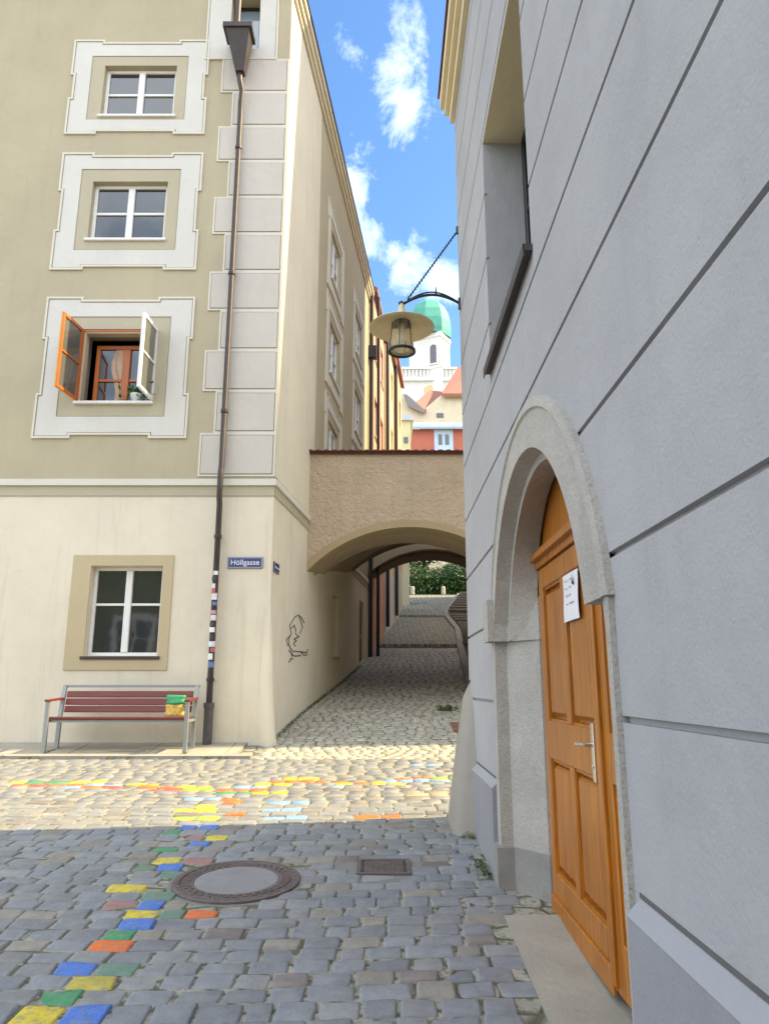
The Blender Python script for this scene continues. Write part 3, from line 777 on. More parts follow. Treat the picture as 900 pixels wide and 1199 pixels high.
# end caps of the ring
for A,Bq in ((A0[0],B1[0]),(A0[-1],B1[-1])):
    ring.add([RW.p(A[0],0,zb),RW.p(A[0],.028,zb),RW.p(Bq[0],.024,zb),RW.p(Bq[0],-.07,zb)],[(0,1,2,3)])
port=ring.build('portal_arch',PORT,gh)
def jamb(side, z0, z1, grow, name, mat, nface=.02):
    m=MB(); s=1 if side>0 else -1
    uo=CW+s*(RO-.02+grow); ui=5.11-grow; ub=LC+s*(LR-grow*.3)
    if s<0: ui=2.53 if z1<.31 else 2.62
    pts=[(uo,-.02),(uo,nface+grow),(ui,nface+grow),(ui-s*.0,-.06),(ub,LX),(ub,LX-.12),(uo,LX-.12)]
    k=len(pts); vs=[RW.p(u,n,z) for z in (z0,z1) for u,n in pts]
    m.add(vs,[tuple(range(k)),tuple(range(2*k-1,k-1,-1))]+[(i,(i+1)%k,(i+1)%k+k,i+k) for i in range(k)])
    return m.build(name,mat,gh)
for s_ in (-1,1):
    jamb(s_,.30 if s_<0 else .30,.58 if s_>0 else .302,.05 if s_>0 else .0,'impost',PORT) if s_>0 else None
    jamb(s_,-1.0,.30,0,'jamb',PORT)
    jamb(s_,-1.5,-1.0,.03,'jamb_base',stone('jamb_base_granite',(.30,.29,.27),.4,150,.2))
# door leaf
DX=1.02; DR=Frame((DX,0,0),(0,1,0),(-1,0,0))
def dbox(mb,u0,u1,n0,n1,z0,z1,b=.006): mb.bev(DR,u0,u1,n0,n1,z0,z1,b)
ZB=-1.30; ZT=.74
door=MB(); U0,U1,UM=LC-LR-.05,LC+LR+.0,3.56
# fixed frame
dbox(door,U1-.07,U1+.05,-.06,.0,ZB,.9); dbox(door,U0,U0+.05,-.06,.0,ZB,.9)
door.box(DR,U0+.05,U1-.07,-.055,-.035,ZB,ZT)
dframe=door.build('door_frame',WOOD_D,gh)
def leaf(u0,u1,cols,name):
    m=MB(); st=.105
    dbox(m,u0,u0+st,-.03,.018,ZB+.02,ZT); dbox(m,u1-st,u1,-.03,.018,ZB+.02,ZT)
    rails=[(ZB+.02,ZB+.24),(-.42,-.20),(ZT-.13,ZT)]
    for a,b in rails: dbox(m,u0+st,u1-st,-.03,.017,a,b)
    us=[u0+st+(u1-u0-2*st)*i/cols for i in range(cols+1)]
    for u in us[1:-1]:
        for (a,b) in ((rails[0][1],rails[1][0]),(rails[1][1],rails[2][0])): dbox(m,u-.045,u+.045,-.03,.016,a,b)
    for i in range(cols):
        a=us[i]+(.045 if i else 0); b=us[i+1]-(.045 if i<cols-1 else 0)
        for (z0,z1) in ((rails[0][1],rails[1][0]),(rails[1][1],rails[2][0])):
            # sunk margin, raised field
            m.bev(DR,a+.035,b-.035,-.028,.006,z0+.035,z1-.035,.02)
            for q in ((a,a+.014,z0,z1),(b-.014,b,z0,z1)): m.box(DR,q[0],q[1],-.028,.004,q[2],q[3])
            m.box(DR,a+.014,b-.014,-.028,.004,z0,z0+.014); m.box(DR,a+.014,b-.014,-.028,.004,z1-.014,z1)
    m.box(DR,u0,u1,-.034,-.027,ZB+.02,ZT)
    return m.build(name,WOOD_D,gh)
leafA=leaf(UM+.008,U1-.075,2,'door_leaf'); leafB=leaf(U0+.055,UM-.008,1,'door_leaf')
m=MB(); dbox(m,UM-.03,UM+.03,.017,.038,ZB+.05,ZT-.01); m.build('cover_strip',WOOD_D,leafA)
m=MB(); dbox(m,UM+.02,U1-.08,.018,.034,ZB+.0,ZB+.11); m.build('kick_board',WOOD_D,leafA)
m=MB(); m.box(DR,U0+.05,U1-.07,-.03,.035,ZT+.005,ZT+.05); m.box(DR,U0+.03,U1-.04,-.03,.07,ZT+.05,ZT+.085); m.box(DR,U0+.05,U1-.05,-.03,.045,ZT+.085,ZT+.115); m.build('transom',WOOD_D,dframe)
m=MB(); tp=[(LC-LR*1.06*math.cos(math.pi*i/24),LZ+LR*1.06*math.sin(math.pi*i/24)) for i in range(25)]; tp=[p for p in tp if p[1]>ZT+.1]; tp=[(tp[0][0],ZT+.1)]+tp+[(tp[-1][0],ZT+.1)]
m.prism(DR,tp,-.04,.0); ty=m.build('tympanum',WOOD_D,dframe)
HY,HZ=3.70,-.27
m=MB(); m.bev(DR,HY-.02,HY+.02,.018,.026,HZ-.17,HZ+.10,.003); m.tube([DR.p(HY,.02,HZ),DR.p(HY,.065,HZ)],.010,10); m.tube([DR.p(HY,.065,HZ),DR.p(HY+.03,.072,HZ),DR.p(HY+.13,.07,HZ-.004)],.0095,10)
m.tube([DR.p(HY,.026,HZ-.10),DR.p(HY,.032,HZ-.10)],.009,10)
m.build('handle',paint('brushed_steel',(.7,.68,.62),.28,.9,.05,20,.02,.03),leafA)
# door step slab
m=MB(); 
for (a,b,xa) in ((2.2,3.36,.73),(3.366,4.62,.685)):
    m.add([(xa,a,gz(a)+.012),(1.1,a,gz(a)+.016),(1.1,b,gz(b)+.016),(xa,b,gz(b)+.012),(xa,a,gz(a)-.1),(xa,b,gz(b)-.1),(1.1,a,gz(a)-.1),(1.1,b,gz(b)-.1)],[(0,1,2,3),(0,3,5,4),(0,4,6,1),(3,2,7,5)])
m.build('door_step',stone('step_granite',(.36,.335,.28),.25,170,.12),gh)
# notice taped on the door
nt_=empty('paper_notice',(1.0,3.95,.47),'white paper notice with dark printing taped to the orange door','notice')
ny0,ny1,nz0,nz1=3.80,4.12,.345,.60
m=MB(); vs=[];fs=[]
for i in range(9):
    t=i/8
    for j in range(7):
        q=j/6; vs.append(DR.p(ny0+(ny1-ny0)*t,.0225+.004*math.sin(t*3.1)+.003*math.sin(q*5+t),nz0+(nz1-nz0)*q))
for i in range(8):
    for j in range(6): fs.append((i*7+j,i*7+j+1,(i+1)*7+j+1,(i+1)*7+j))
m.add(vs,fs,True); sh=m.build('sheet',paint('paper_white',(.78,.76,.80),.7,0,.03,20,.02,.02),nt_)
INK=paint('ink_dark',(.05,.05,.09),.7)
m=MB()
for (zz,segs,hh) in ((.555,((.20,.50),(.56,.74)),.012),(.515,((.22,.40),(.52,.62)),.011),(.475,((.25,.60),),.014),(.43,((.30,.44),(.50,.78)),.011)):
    for a,b in segs:
        # letter-like strokes, too small to read in the photograph
        x=a
        while x<b-.02:
            yy=ny1-(ny1-ny0)*x; h2=random.choice((hh,hh*.65,hh)); m.box(DR,yy-.008,yy-.003,.031,.0315,zz,zz+h2)
            if random.random()<.7: m.box(DR,yy-.017,yy-.008,.031,.0315,zz+random.choice((0,h2*.45,h2*.8)),zz+random.choice((0,h2*.45,h2*.8))+.003) if False else m.box(DR,yy-.017,yy-.008,.031,.0315,zz+h2*.4,zz+h2*.4+.003)
            x+=.075
m.prism(DR,[(3.868,.545),(3.888,.545),(3.878,.585)],.031,.0318)
m.box(DR,3.860,3.892,.031,.0318,.528,.545)
m.build('printing',INK,nt_)
# upstairs window of the grey house
m=MB(); m.box(RW,WY0-.02,WY1,-.36,-.33,SILL-.1,WZ1+.1)
wf=make_window(RW,gh,WY0,WY1,SILL+.02,WZ1,n=-.30,fw=.07,mat=DARK_IRON,sill=False,cols=2,rows=3)
m=MB(); m.box(RW,WY0-.03,WY1+.015,-.28,.05,SILL-.03,SILL+.008); m.box(RW,WY0-.03,WY1+.015,.046,.052,SILL-.06,SILL+.008); m.build('sill',paint('zinc_dark',(.07,.06,.065),.5,.5),wf)
m=MB(); m.box(RW,WY0,WY1,-.299,.0,WZ1-.012,WZ1-.002); m.build('bounce_soffit',CREAM_C,gh)  # thin cream soffit sheet, warm bounced light put into its colour
# cornice and roof
m=MB()
for k,(o1,z0,z1) in enumerate(((.05,EZ-.14,EZ+.0),(.10,EZ,EZ+.12),(.145,EZ+.12,EZ+.30))):
    m.bx(.77-o1,9.0+o1,DLEN0,6.9+o1,z0,z1)
m.build('cornice',CREAM_C,gh)
m=MB(); m.add([(.60,-3,EZ+.30),(.60,7.08,EZ+.30),(5,3.5,EZ+4.6),(5,-3,EZ+4.6),(9.2,7.08,EZ+.30),(9.2,-3,EZ+.30)],[(0,1,2,3),(1,4,2),(4,5,3,2),(0,3,5)]); m.build('roof',ROOF_R,gh)
# guard stone at the far corner
m=MB()
lv=[(-1.3,.55,6.28,7.02),(-1.12,.55,6.30,7.0),(-.6,.62,6.48,6.98),(-.1,.70,6.66,6.95),(.06,.755,6.78,6.92)]
vs=[]
for z,x,y0,y1 in lv: vs+= [(x+.22,y0-.02,z),(x+.08,y0,z),(x+.015,y0+.05,z),(x,y0+.14,z),(x,y1-.12,z),(x+.05,y1-.02,z),(x+.3,y1,z)]
fs=[(i*7+j,i*7+j+1,(i+1)*7+j+1,(i+1)*7+j) for i in range(4) for j in range(6)]+[(28,29,30,31,32,33,34)]
m.add(vs,fs,True)
tag(m.build('guard_stone',plaster('guard_stone_beige',(.34,.31,.265),var=.12,fs=.5,stain=.3),None,(.7,6.7,-1.13)),'battered beige guard stone at the foot of the grey house corner','guard stone')

# ================================================================== WALL LAMP
lx,ly=.155,6.72; lzc=2.30
lp=empty('wall_lamp',(.77,6.8,2.6),'round cream shaded street lamp hanging from an iron bracket','street lamp')
top=P(470,356,6.72)
lx=top.x; zt=top.z
a=P(538,356,6.8); a=Vector((.768,6.80,a.z))
arcp=[]
for i in range(15):
    t=i/14; p_=a.lerp(Vector((lx+.02,6.72,zt)),t); p_.z+=.10*math.sin(math.pi*t)**.9; arcp.append(p_)
m=MB(); m.tube(arcp,.014,8); m.tube([p_+Vector((0,0,.03*math.sin(math.pi*i/14))) for i,p_ in enumerate(arcp)],.009,6)
m.tube([a+Vector((0,0,-.06)),a+Vector((0,0,.06))],.022,8); m.tube([arcp[6]+Vector((0,0,.0)),arcp[6]+Vector((0,0,.09))],[.012,.003],6)
br=m.build('bracket',DARK_IRON,lp)
rt=P(535,270,6.85); rt=Vector((.768,6.85,rt.z))
m=MB(); m.tube([rt,Vector((lx+.06,6.72,zt+.05))],.007,6); m.tube([rt+Vector((0,0,-.04)),rt+Vector((0,0,.04))],.02,8)
n_=24
for i in range(n_):
    p_=rt.lerp(Vector((lx+.06,6.72,zt+.05)),(i+.5)/n_); m.tube([p_-Vector((0,0,.012)),p_+Vector((0,0,.012))],.010,5)
m.build('stay_chain',DARK_IRON,lp)
sc_=P(470,382,6.72)
m=MB(); c0=(lx,6.72,sc_.z)
m.lathe(c0,[(.012,.26),(.03,.22),(.045,.12),(.07,.10),(.12,.075),(.22,.035),(.318,-.012),(.325,-.022),(.316,-.024),(.21,.018),(.10,.052),(.085,.04)],48)
shd=m.build('lamp_shade',BRASS_W,lp)
m=MB(); m.lathe(c0,[(.085,.04),(.088,.0),(.086,-.01)],24); m.lathe(c0,[(.001,.05),(.085,.05)],24)
for k in range(6):
    t=2*math.pi*k/6+.3; d=Vector((math.cos(t),math.sin(t),0)); m.tube([Vector(c0)+d*.098+Vector((0,0,.03)),Vector(c0)+d*.128+Vector((0,0,-.27))],.0035,6)
m.lathe(c0,[(.120,-.258),(.136,-.264),(.136,-.285),(.120,-.290),(.118,-.27),(.120,-.258)],32)
m.build('lantern_cage',DARK_IRON,lp)
gm,gnt,gb=new_mat('lantern_glass'); gb.inputs['Base Color'].default_value=(.95,.88,.7,1); gb.inputs['Roughness'].default_value=.15; gb.inputs['Transmission Weight'].default_value=.8; gb.inputs['IOR'].default_value=1.2
m=MB(); m.lathe(c0,[(.092,.03),(.105,-.1),(.122,-.262),(.11,-.275),(.001,-.278)],32); m.build('lantern_glass',gm,lp)
m=MB(); m.lathe(c0,[(.001,.04),(.028,.03),(.028,-.06),(.04,-.10),(.04,-.15),(.02,-.18),(.001,-.185)],16); m.build('bulb',paint('bulb_white',(.8,.75,.6),.3),lp)
m=MB(); m.tube([Vector((lx,6.72,zt+.03)),Vector((lx,6.72,sc_.z+.24))],.012,8); m.tube([Vector((lx-.03,6.72,zt)),Vector((lx+.03,6.72,zt))],.022,8); m.build('hanger',DARK_IRON,lp)

# ================================================================== STREET SIGNS
BLUE_E=paint('sign_blue_enamel',(.02,.03,.16),.3,0,.05,10,.02,.05,coat=.4); WH_E=paint('sign_white_enamel',(.8,.8,.8),.35,0,.02)
def sign(fr,u0,u1,z0,z1,txt,label,size):
    cx=(u0+u1)/2; cz=(z0+z1)/2; o=fr.p(cx,.03,cz)
    e=empty('street_sign',o,label,'street sign')
    m=MB(); m.bev(fr,u0,u1,.005,.022,z0,z1,.004); pl=m.build('plate',BLUE_E,e)
    m=MB(); r_=rect(u0+.01,u1-.01,z0+.01,z1-.01); m.fill(fr,[r_,inset(r_,.005)],.02,.0235); m.build('border',WH_E,e)
    text_mesh('lettering',txt,WH_E,size,frame_mat(fr,cx,.0235,cz),e)
sign(FAC,-2.36,-1.83,1.735,1.905,'Höllgasse','blue enamel street name sign in white lettering beside the downpipe',.115)
sign(ALY,.10,.42,1.70,1.86,'Pfaffengasse','small blue street name sign round the corner, facing the alley',.052)

# ================================================================== BENCH
bx0,bx1=-4.52,-2.60; bg=gz(10.3)+.036
bench=empty('park_bench',(-3.56,10.5,bg),'red wooden slatted bench with grey steel frame below the ground floor window','bench')
def slat(mb,x0,x1,y0,z0,y1,z1,t): # rounded-ish plank between two profile points
    d=Vector((0,y1-y0,z1-z0)).normalized(); nn=Vector((0,-d.z,d.y))*t/2
    a=Vector((0,y0,z0)); b=Vector((0,y1,z1)); e=d*.006
    pr=[a+nn+e,b+nn-e,b+nn*.4,b-nn*.4,b-nn-e,a-nn+e,a-nn*.4,a+nn*.4]
    k=8; vs=[(x0,p.y,p.z) for p in pr]+[(x1,p.y,p.z) for p in pr]
    mb.add(vs,[tuple(range(k-1,-1,-1)),tuple(range(k,2*k))]+[(i,(i+1)%k,(i+1)%k+k,i+k) for i in range(k)])
m=MB()
for (y0,y1) in ((10.20,10.29),(10.305,10.395),(10.41,10.50),(10.515,10.60)): slat(m,bx0+.06,bx1-.06,y0,bg+.44-(y0-10.2)*.06,y1,bg+.44-(y1-10.2)*.06,.036)
m.build('seat',WOOD_B,bench)
m=MB()
for (z0,z1) in ((.50,.585),(.60,.685),(.70,.785)): slat(m,bx0+.08,bx1-.08,10.615+(z0-.5)*.2,bg+z0,10.615+(z1-.5)*.2,bg+z1,.034)
m.build('backrest',WOOD_B,bench)
for sx in (bx0+.03,bx1-.03):
    m=MB(); m.bx(sx-.025,sx+.025,10.17,10.215,bg,bg+.65); m.build('leg',GREY_STEEL,bench)
    m=MB(); m.add([(sx+dx,y_,z_) for dx in (-.025,.025) for y_,z_ in ((10.56,bg),(10.61,bg),(10.63,bg+.45),(10.71,bg+.86),(10.665,bg+.86),(10.58,bg+.45))],[(0,1,2,5),(5,2,3,4),(6,11,8,7),(11,10,9,8),(0,6,7,1),(1,7,8,2),(2,8,9,3),(3,9,10,4),(4,10,11,5),(5,11,6,0)]); m.build('leg',GREY_STEEL,bench)
    m=MB(); slat(m,sx-.035,sx+.035,10.15,bg+.665,10.62,bg+.685,.03); m.build('armrest',WOOD_B,bench)
    m=MB(); m.bx(sx-.02,sx+.02,10.215,10.57,bg+.385,bg+.42); m.bx(sx-.02,sx+.02,10.215,10.56,bg+.0,bg+.025); m.build('side_rail',GREY_STEEL,bench)
m=MB(); m.bx(bx0,bx1,10.70,10.735,bg+.835,bg+.87); m.build('top_rail',GREY_STEEL,bench)
m=MB(); m.bx(bx0+.06,bx1-.06,10.24,10.27,bg+.38,bg+.41); m.bx(bx0+.06,bx1-.06,10.53,10.56,bg+.37,bg+.40); m.build('cross_rail',GREY_STEEL,bench)
# bag on the bench
bagx=-2.86; by=10.44; bz=bg+.455
bag=empty('paper_bag',(bagx,by,bz),'green topped yellow carrier bag standing on the right end of the bench','bag')
def blob(mb,cx,cy,z0,z1,w0,d0,w1,d1,seed,n=18,kz=7,jit=.012,capt=True):
    vs=[]
    for k in range(kz):
        t=k/(kz-1); w_=w0+(w1-w0)*t; d_=d0+(d1-d0)*t
        for j in range(n):
            a=2*math.pi*j/n; cs,sn=math.cos(a),math.sin(a)
            q=1/max(abs(cs),abs(sn))**.75
            x=cs*q*w_/2; y=sn*q*d_/2
            s_=jit*noise.noise((x*16,y*16+seed,t*4+seed))*2
            vs.append((cx+x*(1+s_*5),cy+y*(1+s_*5),z0+(z1-z0)*t+jit*noise.noise((x*20,y*20,seed))*(t>.9)))
    fs=[(k*n+j,k*n+(j+1)%n,(k+1)*n+(j+1)%n,(k+1)*n+j) for k in range(kz-1) for j in range(n)]
    fs.append(tuple(range(n-1,-1,-1)))
    if capt: fs.append(tuple(range((kz-1)*n,kz*n)))
    mb.add(vs,fs,True)
m=MB(); blob(m,bagx,by,bz,bz+.155,.25,.14,.24,.13,1.3); m.build('bag_body',paint('bag_yellow',(.72,.50,.10),.55,0,.5,22,.2,.5,(.85,.72,.6)),bag)
m=MB(); blob(m,bagx+.01,by,bz+.158,bz+.275,.255,.14,.26,.07,5.3,jit=.02); m.build('bag_top',paint('bag_green',(.03,.27,.10),.45,0,.3,18,.2,.2,(.02,.12,.06)),bag)

# flower pot on the sill of the open window
pot=empty('flower_pot',(-3.98,10.86,4.41),'white pot with a green leafy plant on the open window sill','flower pot')
pc=Vector((-3.96,11.06,4.40))
pot.location=pc
m=MB(); m.lathe(pc,[(.001,.0),(.07,.0),(.10,.14),(.105,.15),(.09,.15),(.085,.12),(.001,.12)],20); m.build('pot',WHITE_P,pot)
def leaf_mat(name,c,c2,sc_=4):
    if name in MATS: return MATS[name]
    m,nt,b=new_mat(name); p=pos(nt)
    oi=N(nt,'ShaderNodeAttribute',attribute_name='tone')
    c_=mixc(nt,oi.outputs['Fac'],lin(c),lin(c2)); c_=mixc(nt,1,c_,ramp(nt,noi(nt,p,sc_,4),.3,.7,(.7,.7,.7,1),(1.25,1.2,1.1,1)),'MULTIPLY')
    nt.links.new(c_,b.inputs['Base Color']); b.inputs['Roughness'].default_value=.55
    b.inputs['Subsurface Weight'].default_value=0
    MATS[name]=m; return m
def leaves(name,mat,parent,fn,count,size,seed=1,loc=None):
    rnd=random.Random(seed); v=[];f=[];t=[]
    for i in range(count):
        p=fn(rnd)
        if p is None: continue
        d=Vector((rnd.gauss(0,1),rnd.gauss(0,1),rnd.gauss(0,.7)+.3)).normalized(); e=d.cross(Vector((rnd.gauss(0,1),rnd.gauss(0,1),rnd.gauss(0,1)))).normalized()
        s_=size*rnd.uniform(.6,1.3); k=len(v)
        off=world_loc(parent) if parent is not None else Vector(loc or (0,0,0))
        p=Vector(p)-off
        v+= [tuple(p-d*s_),tuple(p+e*s_*.45+d*s_*.1),tuple(p+d*s_),tuple(p-e*s_*.45+d*s_*.1)]; f.append((k,k+1,k+2,k+3)); t+=[rnd.random()]*4
    me=bpy.data.meshes.new(name); me.from_pydata(v,[],f); me.materials.append(mat)
    at=me.attributes.new('tone','FLOAT','POINT'); at.data.foreach_set('value',t)
    o=bpy.data.objects.new(name,me); COL.objects.link(o)
    if parent is not None: o.parent=parent
    elif loc: o.location=loc
    return o
leaves('foliage',leaf_mat('pot_leaf',(.03,.10,.02),(.06,.18,.03)),pot,lambda r: pc+Vector((r.gauss(.05,.13),r.gauss(-.02,.06),.2+r.gauss(0,.06))),260,.035,3)

# ================================================================== BRIDGE ARCH over the alley
BY0,BY1=13.5,15.2; XR=2.9
bridge=empty('arched_bridge',(.5,14,2.1),'rough ochre arched wall spanning the alley between the two houses','bridge arch')
def arc_z(x): return 2.93-2.61+math.sqrt(max(0,2.61**2-(x-.48)**2))
xl0=ally_x(BY0)-.06
s=MB(); pts=[]
n_=28; xa,xb=xl0,2.5
arcpts=[(xa+(xb-xa)*i/n_,arc_z(xa+(xb-xa)*i/n_)) for i in range(n_+1)]
BF=Frame((0,BY0,0),(1,0,0),(0,-1,0))
loop=[(xa,4.33),(xa,arcpts[0][1])]+arcpts[1:]+[(XR,arcpts[-1][1]),(XR,4.33)]
loop=loop[::-1]
s.fill(BF,[loop],-(BY1-BY0),0,True)
s.build('wall',BRIDGE,bridge)
# smooth edge band round the arch and the stepped soffit behind
def arch_band(y0,y1,dz0,th,name,mat,cx=.48,top=2.93,rad=2.61,x0=None,x1=2.55):
    m=MB(); x0=x0 if x0 is not None else ally_x(y0)-.05; pts0=[];pts1=[]
    for i in range(33):
        x=x0+(x1-x0)*i/32; z=top-rad+math.sqrt(max(.02,rad**2-(x-cx)**2))
        nx=(x-cx)/rad; nz=math.sqrt(max(.0,1-nx*nx)); pts0.append((x,z+dz0)); pts1.append((x+nx*th,z+dz0+nz*th))
    for i in range(32):
        a,b,c_,d_=pts0[i],pts0[i+1],pts1[i+1],pts1[i]
        vs=[(p[0],yy,p[1]) for yy in (y0,y1) for p in (a,b,c_,d_)]
        m.add(vs,[(0,1,2,3),(7,6,5,4),(0,4,5,1),(2,6,7,3)],False)
    return m.build(name,mat,bridge)
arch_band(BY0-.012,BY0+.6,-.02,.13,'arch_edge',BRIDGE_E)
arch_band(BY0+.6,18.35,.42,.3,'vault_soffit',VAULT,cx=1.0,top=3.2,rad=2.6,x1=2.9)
VAULT_SHADE=plaster('vault_shade_brown',(.20,.145,.10),var=.15,fine=50,stain=.3)  # shade under the vault rings put into a darker brown
arch_band(18.35,19.2,.0,.16,'vault_ring',VAULT_SHADE,cx=1.3,top=3.72,rad=3.3,x1=2.9)
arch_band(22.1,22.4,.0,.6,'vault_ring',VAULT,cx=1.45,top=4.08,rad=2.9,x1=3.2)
arch_band(22.42,23.6,-.10,.6,'vault_ring',VAULT_SHADE,cx=1.45,top=4.08,rad=2.9,x1=3.2)
m=MB(); m.plan([(ally_x(BY1)-.05,BY1+.0),(XR,BY1+.0),(XR,19.1),(ally_x(19.1)-.05,19.1)],4.45,4.75); m.build('deck',VAULT,bridge)
# tiled coping
m=MB(); m.box(BF,xa,XR,-.30,.06,4.33,4.37)
x=xa
while x<XR-.05:
    w_=.155; y0=BY0-.10
    for zz,yo in ((4.37,0),):
        vs=[];k2=6
        for yy,zt_ in ((y0,4.375),(BY0+.32,4.50)):
            for j in range(k2+1):
                t=j/k2; vs.append((x+w_*t,yy,zt_+.028*math.sin(math.pi*t)))
        m.add(vs,[(j,j+1,k2+2+j,k2+1+j) for j in range(k2)],True)
        vs2=[(x+w_*j/k2,y0,4.375+.028*math.sin(math.pi*j/k2)) for j in range(k2+1)]+[(x+w_,y0,4.365),(x,y0,4.365)]
        m.add(vs2,[tuple(range(len(vs2)))])
    x+=w_
m.box(BF,xa,XR,-.34,-.32,4.33,4.52)
m.build('tile_coping',TILE_D,bridge)

# downpipes at the end of the house, alley side (dark)
e=ALY.p(ALEN-.25,.10,0)
m=MB(); m.tube([(e.x,e.y,EAVE-.1),(e.x,e.y,gz(e.y))],.06,10); m.tube([(e.x+.22,e.y+.25,EAVE-.1),(e.x+.22,e.y+.25,gz(e.y))],.05,10); m.build('downpipe',DARK_IRON,house)
m=MB(); m.bx(e.x-.12,e.x+.16,e.y-.1,e.y+.15,EAVE-2.4,EAVE-2.0); m.build('hopper',DARK_IRON,house)

# ================================================================== TALL HOUSE on the right of the alley (hidden, shades it)
th=empty('tall_house',(2.6,YB:=12.25,-.9),'tall pale house beyond the grey house on the right of the alley','house')
ZR=17.0
m=MB(); m.bx(2.65,13,YB,21.5,-1.3,ZR); m.build('wall',plaster('tall_house_render',(.74,.69,.56)),th)
m=MB(); m.add([(2.5,YB+.0,ZR),(13.2,YB+.0,ZR),(13.2,21.6,ZR),(2.5,21.6,ZR),(7.8,YB+.6,ZR+.9),(7.8,21.0,ZR+.9)],[(0,1,4),(2,3,5),(0,4,5,3),(1,2,5,4),(0,3,2,1)]); m.build('roof',ROOF_R,th)

lr=empty('lane_shade_house',(5.4,22,1),'unseen pale house added on the right to shade the lane','house')  # out of view, added to keep the sun off the lane
m=MB(); m.bx(5.4,12,21.6,39,-1,12.2); m.build('wall',plaster('shade_house_render',(.66,.62,.52)),lr)
m=MB(); m.add([(5.3,21.5,12.2),(12.1,21.5,12.2),(12.1,39.1,12.2),(5.3,39.1,12.2),(8.7,22.5,13.4),(8.7,38,13.4)],[(0,1,4),(2,3,5),(0,4,5,3),(1,2,5,4),(0,3,2,1)]); m.build('roof',ROOF_R,lr)
# ================================================================== STAIRS
st=empty('stone_stairs',(3,25,1.3),'granite stair flight climbing beside the lane beyond the arch','stairs')
EDGE=[(16.5,1.86),(28,2.72),(33,2.72),(40,4.1)]
def edge(y):
    for (a,xa_),(b,xb_) in zip(EDGE,EDGE[1:]):
        if y<=b: return xa_+(xb_-xa_)*(y-a)/(b-a)
    return EDGE[-1][1]
STN=stone('stair_granite',(.27,.265,.23),.3,60,.15)
m=MB(); y=16.6; 
while y<40:
    d=.62 if y<30 else .85; z=gz(y+d)+.06
    m.bx(edge(y)+.13,edge(y)+3.19,y,y+d+.001,z-.8,z-.002); 
    m.bx(edge(y)+.12,edge(y)+3.2,y-.16,y-.001,z-.07,z)
    y+=d
m.build('steps',STN,st)
m=MB(); y=16.6
while y<40:
    d=.6; a,b=y,y+d
    m.add([(edge(a)-.08,a,gz(a)+.12),(edge(a)+.115,a,gz(a)+.12),(edge(b)+.115,b,gz(b)+.12),(edge(b)-.08,b,gz(b)+.12),(edge(a)-.08,a,gz(a)-.2),(edge(a)+.115,a,gz(a)-.2),(edge(b)+.115,b,gz(b)-.2),(edge(b)-.08,b,gz(b)-.2)],[(0,1,2,3),(0,3,7,4),(1,5,6,2),(0,4,5,1),(2,6,7,3)]); y+=d
m.build('side_kerb',stone('kerb_side_granite',(.30,.29,.26),.3,60,.15),st)

# ================================================================== HOUSES BEYOND THE BRIDGE (left side of the lane)
def lane_x(y): return -2.68+.1*y
LN=Frame((lane_x(0),0,0),Vector((.0995,.995,0)),Vector((.995,-.0995,0)))
def lane_house(name,label,y0,y1,ez,c,c2,wc,wins,off=0):
    o=empty(name,(lane_x(y0),y0,gz(y0)),label,'house','houses beyond the bridge')
    m=MB(); mt=plaster(name+'_render',c,var=.08,fine=20,fs=.3,split=(gz(y0)+2.3,c) if c2 is None else (gz(y0)+1.6,c),stain=.15)
    if c2: mt=plaster(name+'_render2',c2,var=.08,fine=20,split=(gz((y0+y1)/2)+2.2,c),stain=.12)
    m.fill(LN,[rect(y0*1.005,y1*1.005,gz(y0)-1,ez)]+[rect(*w_) for w_ in wins],-.3,off)
    a=LN.p(y0*1.005,off,0); m.bx(a.x-6,a.x-.002,a.y-.0,a.y+.2,gz(y0)-1,ez)
    m.build('wall',mt,o)
    for w_ in wins: make_window(LN,o,*w_,n=-.08,fw=.07,mat=WHITE_P)
    m=MB(); a=LN.p(y0*1.005,off,0); b=LN.p(y1*1.005,off,0)
    m.add([(a.x+.16,a.y-.05,ez-.05),(b.x+.16,b.y+.05,ez-.05),(b.x-3,b.y+.05,ez+1.4),(a.x-3,a.y-.05,ez+1.4),(a.x+.16,a.y-.05,ez+.12),(b.x+.16,b.y+.05,ez+.12),(b.x-3,b.y+.05,ez+1.6),(a.x-3,a.y-.05,ez+1.6)],[(0,1,2,3),(4,7,6,5),(0,4,5,1),(0,3,7,4),(1,5,6,2)])
    m.build('roof',ROOF_R,o)
    return o
def ws(y0,y1,zs,w_=.9,h=1.4,n=2):
    out=[]
    for i in range(n):
        c_=(y0+(y1-y0)*(i+.5)/n)*1.005
        for z in zs: out.append((c_-w_/2,c_+w_/2,z,z+h))
    return out
lane_house('salmon_house','salmon pink house at the near end of the row beyond the bridge',22.9,26.8,13.2,(.64,.37,.27),None,None,ws(22.9,26.8,(5.2,8.2,11.0)))
lane_house('yellow_house','pale yellow house in the middle of the row beyond the bridge',26.8,30.6,13.9,(.75,.60,.34),(.66,.66,.66),None,ws(26.8,30.6,(6.2,9.2,11.8)),.03)
lane_house('peach_house','peach orange house at the far end of the row beyond the bridge',30.6,34.6,14.6,(.68,.42,.24),(.62,.60,.48),None,ws(30.6,34.6,(6.9,9.6,12.1)),.06)
for (yy,off) in ((26.8,.12),(30.5,.14)):
    pp=LN.p(yy*1.005,off,0); m=MB(); m.tube([(pp.x,pp.y,14.2),(pp.x,pp.y,gz(yy)+.3)],.07,8)
    tag(m.build('rain_pipe',DARK_IRON,None,(pp.x,pp.y,gz(yy))),'dark rain pipe on the %s edge of the pale yellow house'%('near' if yy<30 else 'far'),'rain pipe')
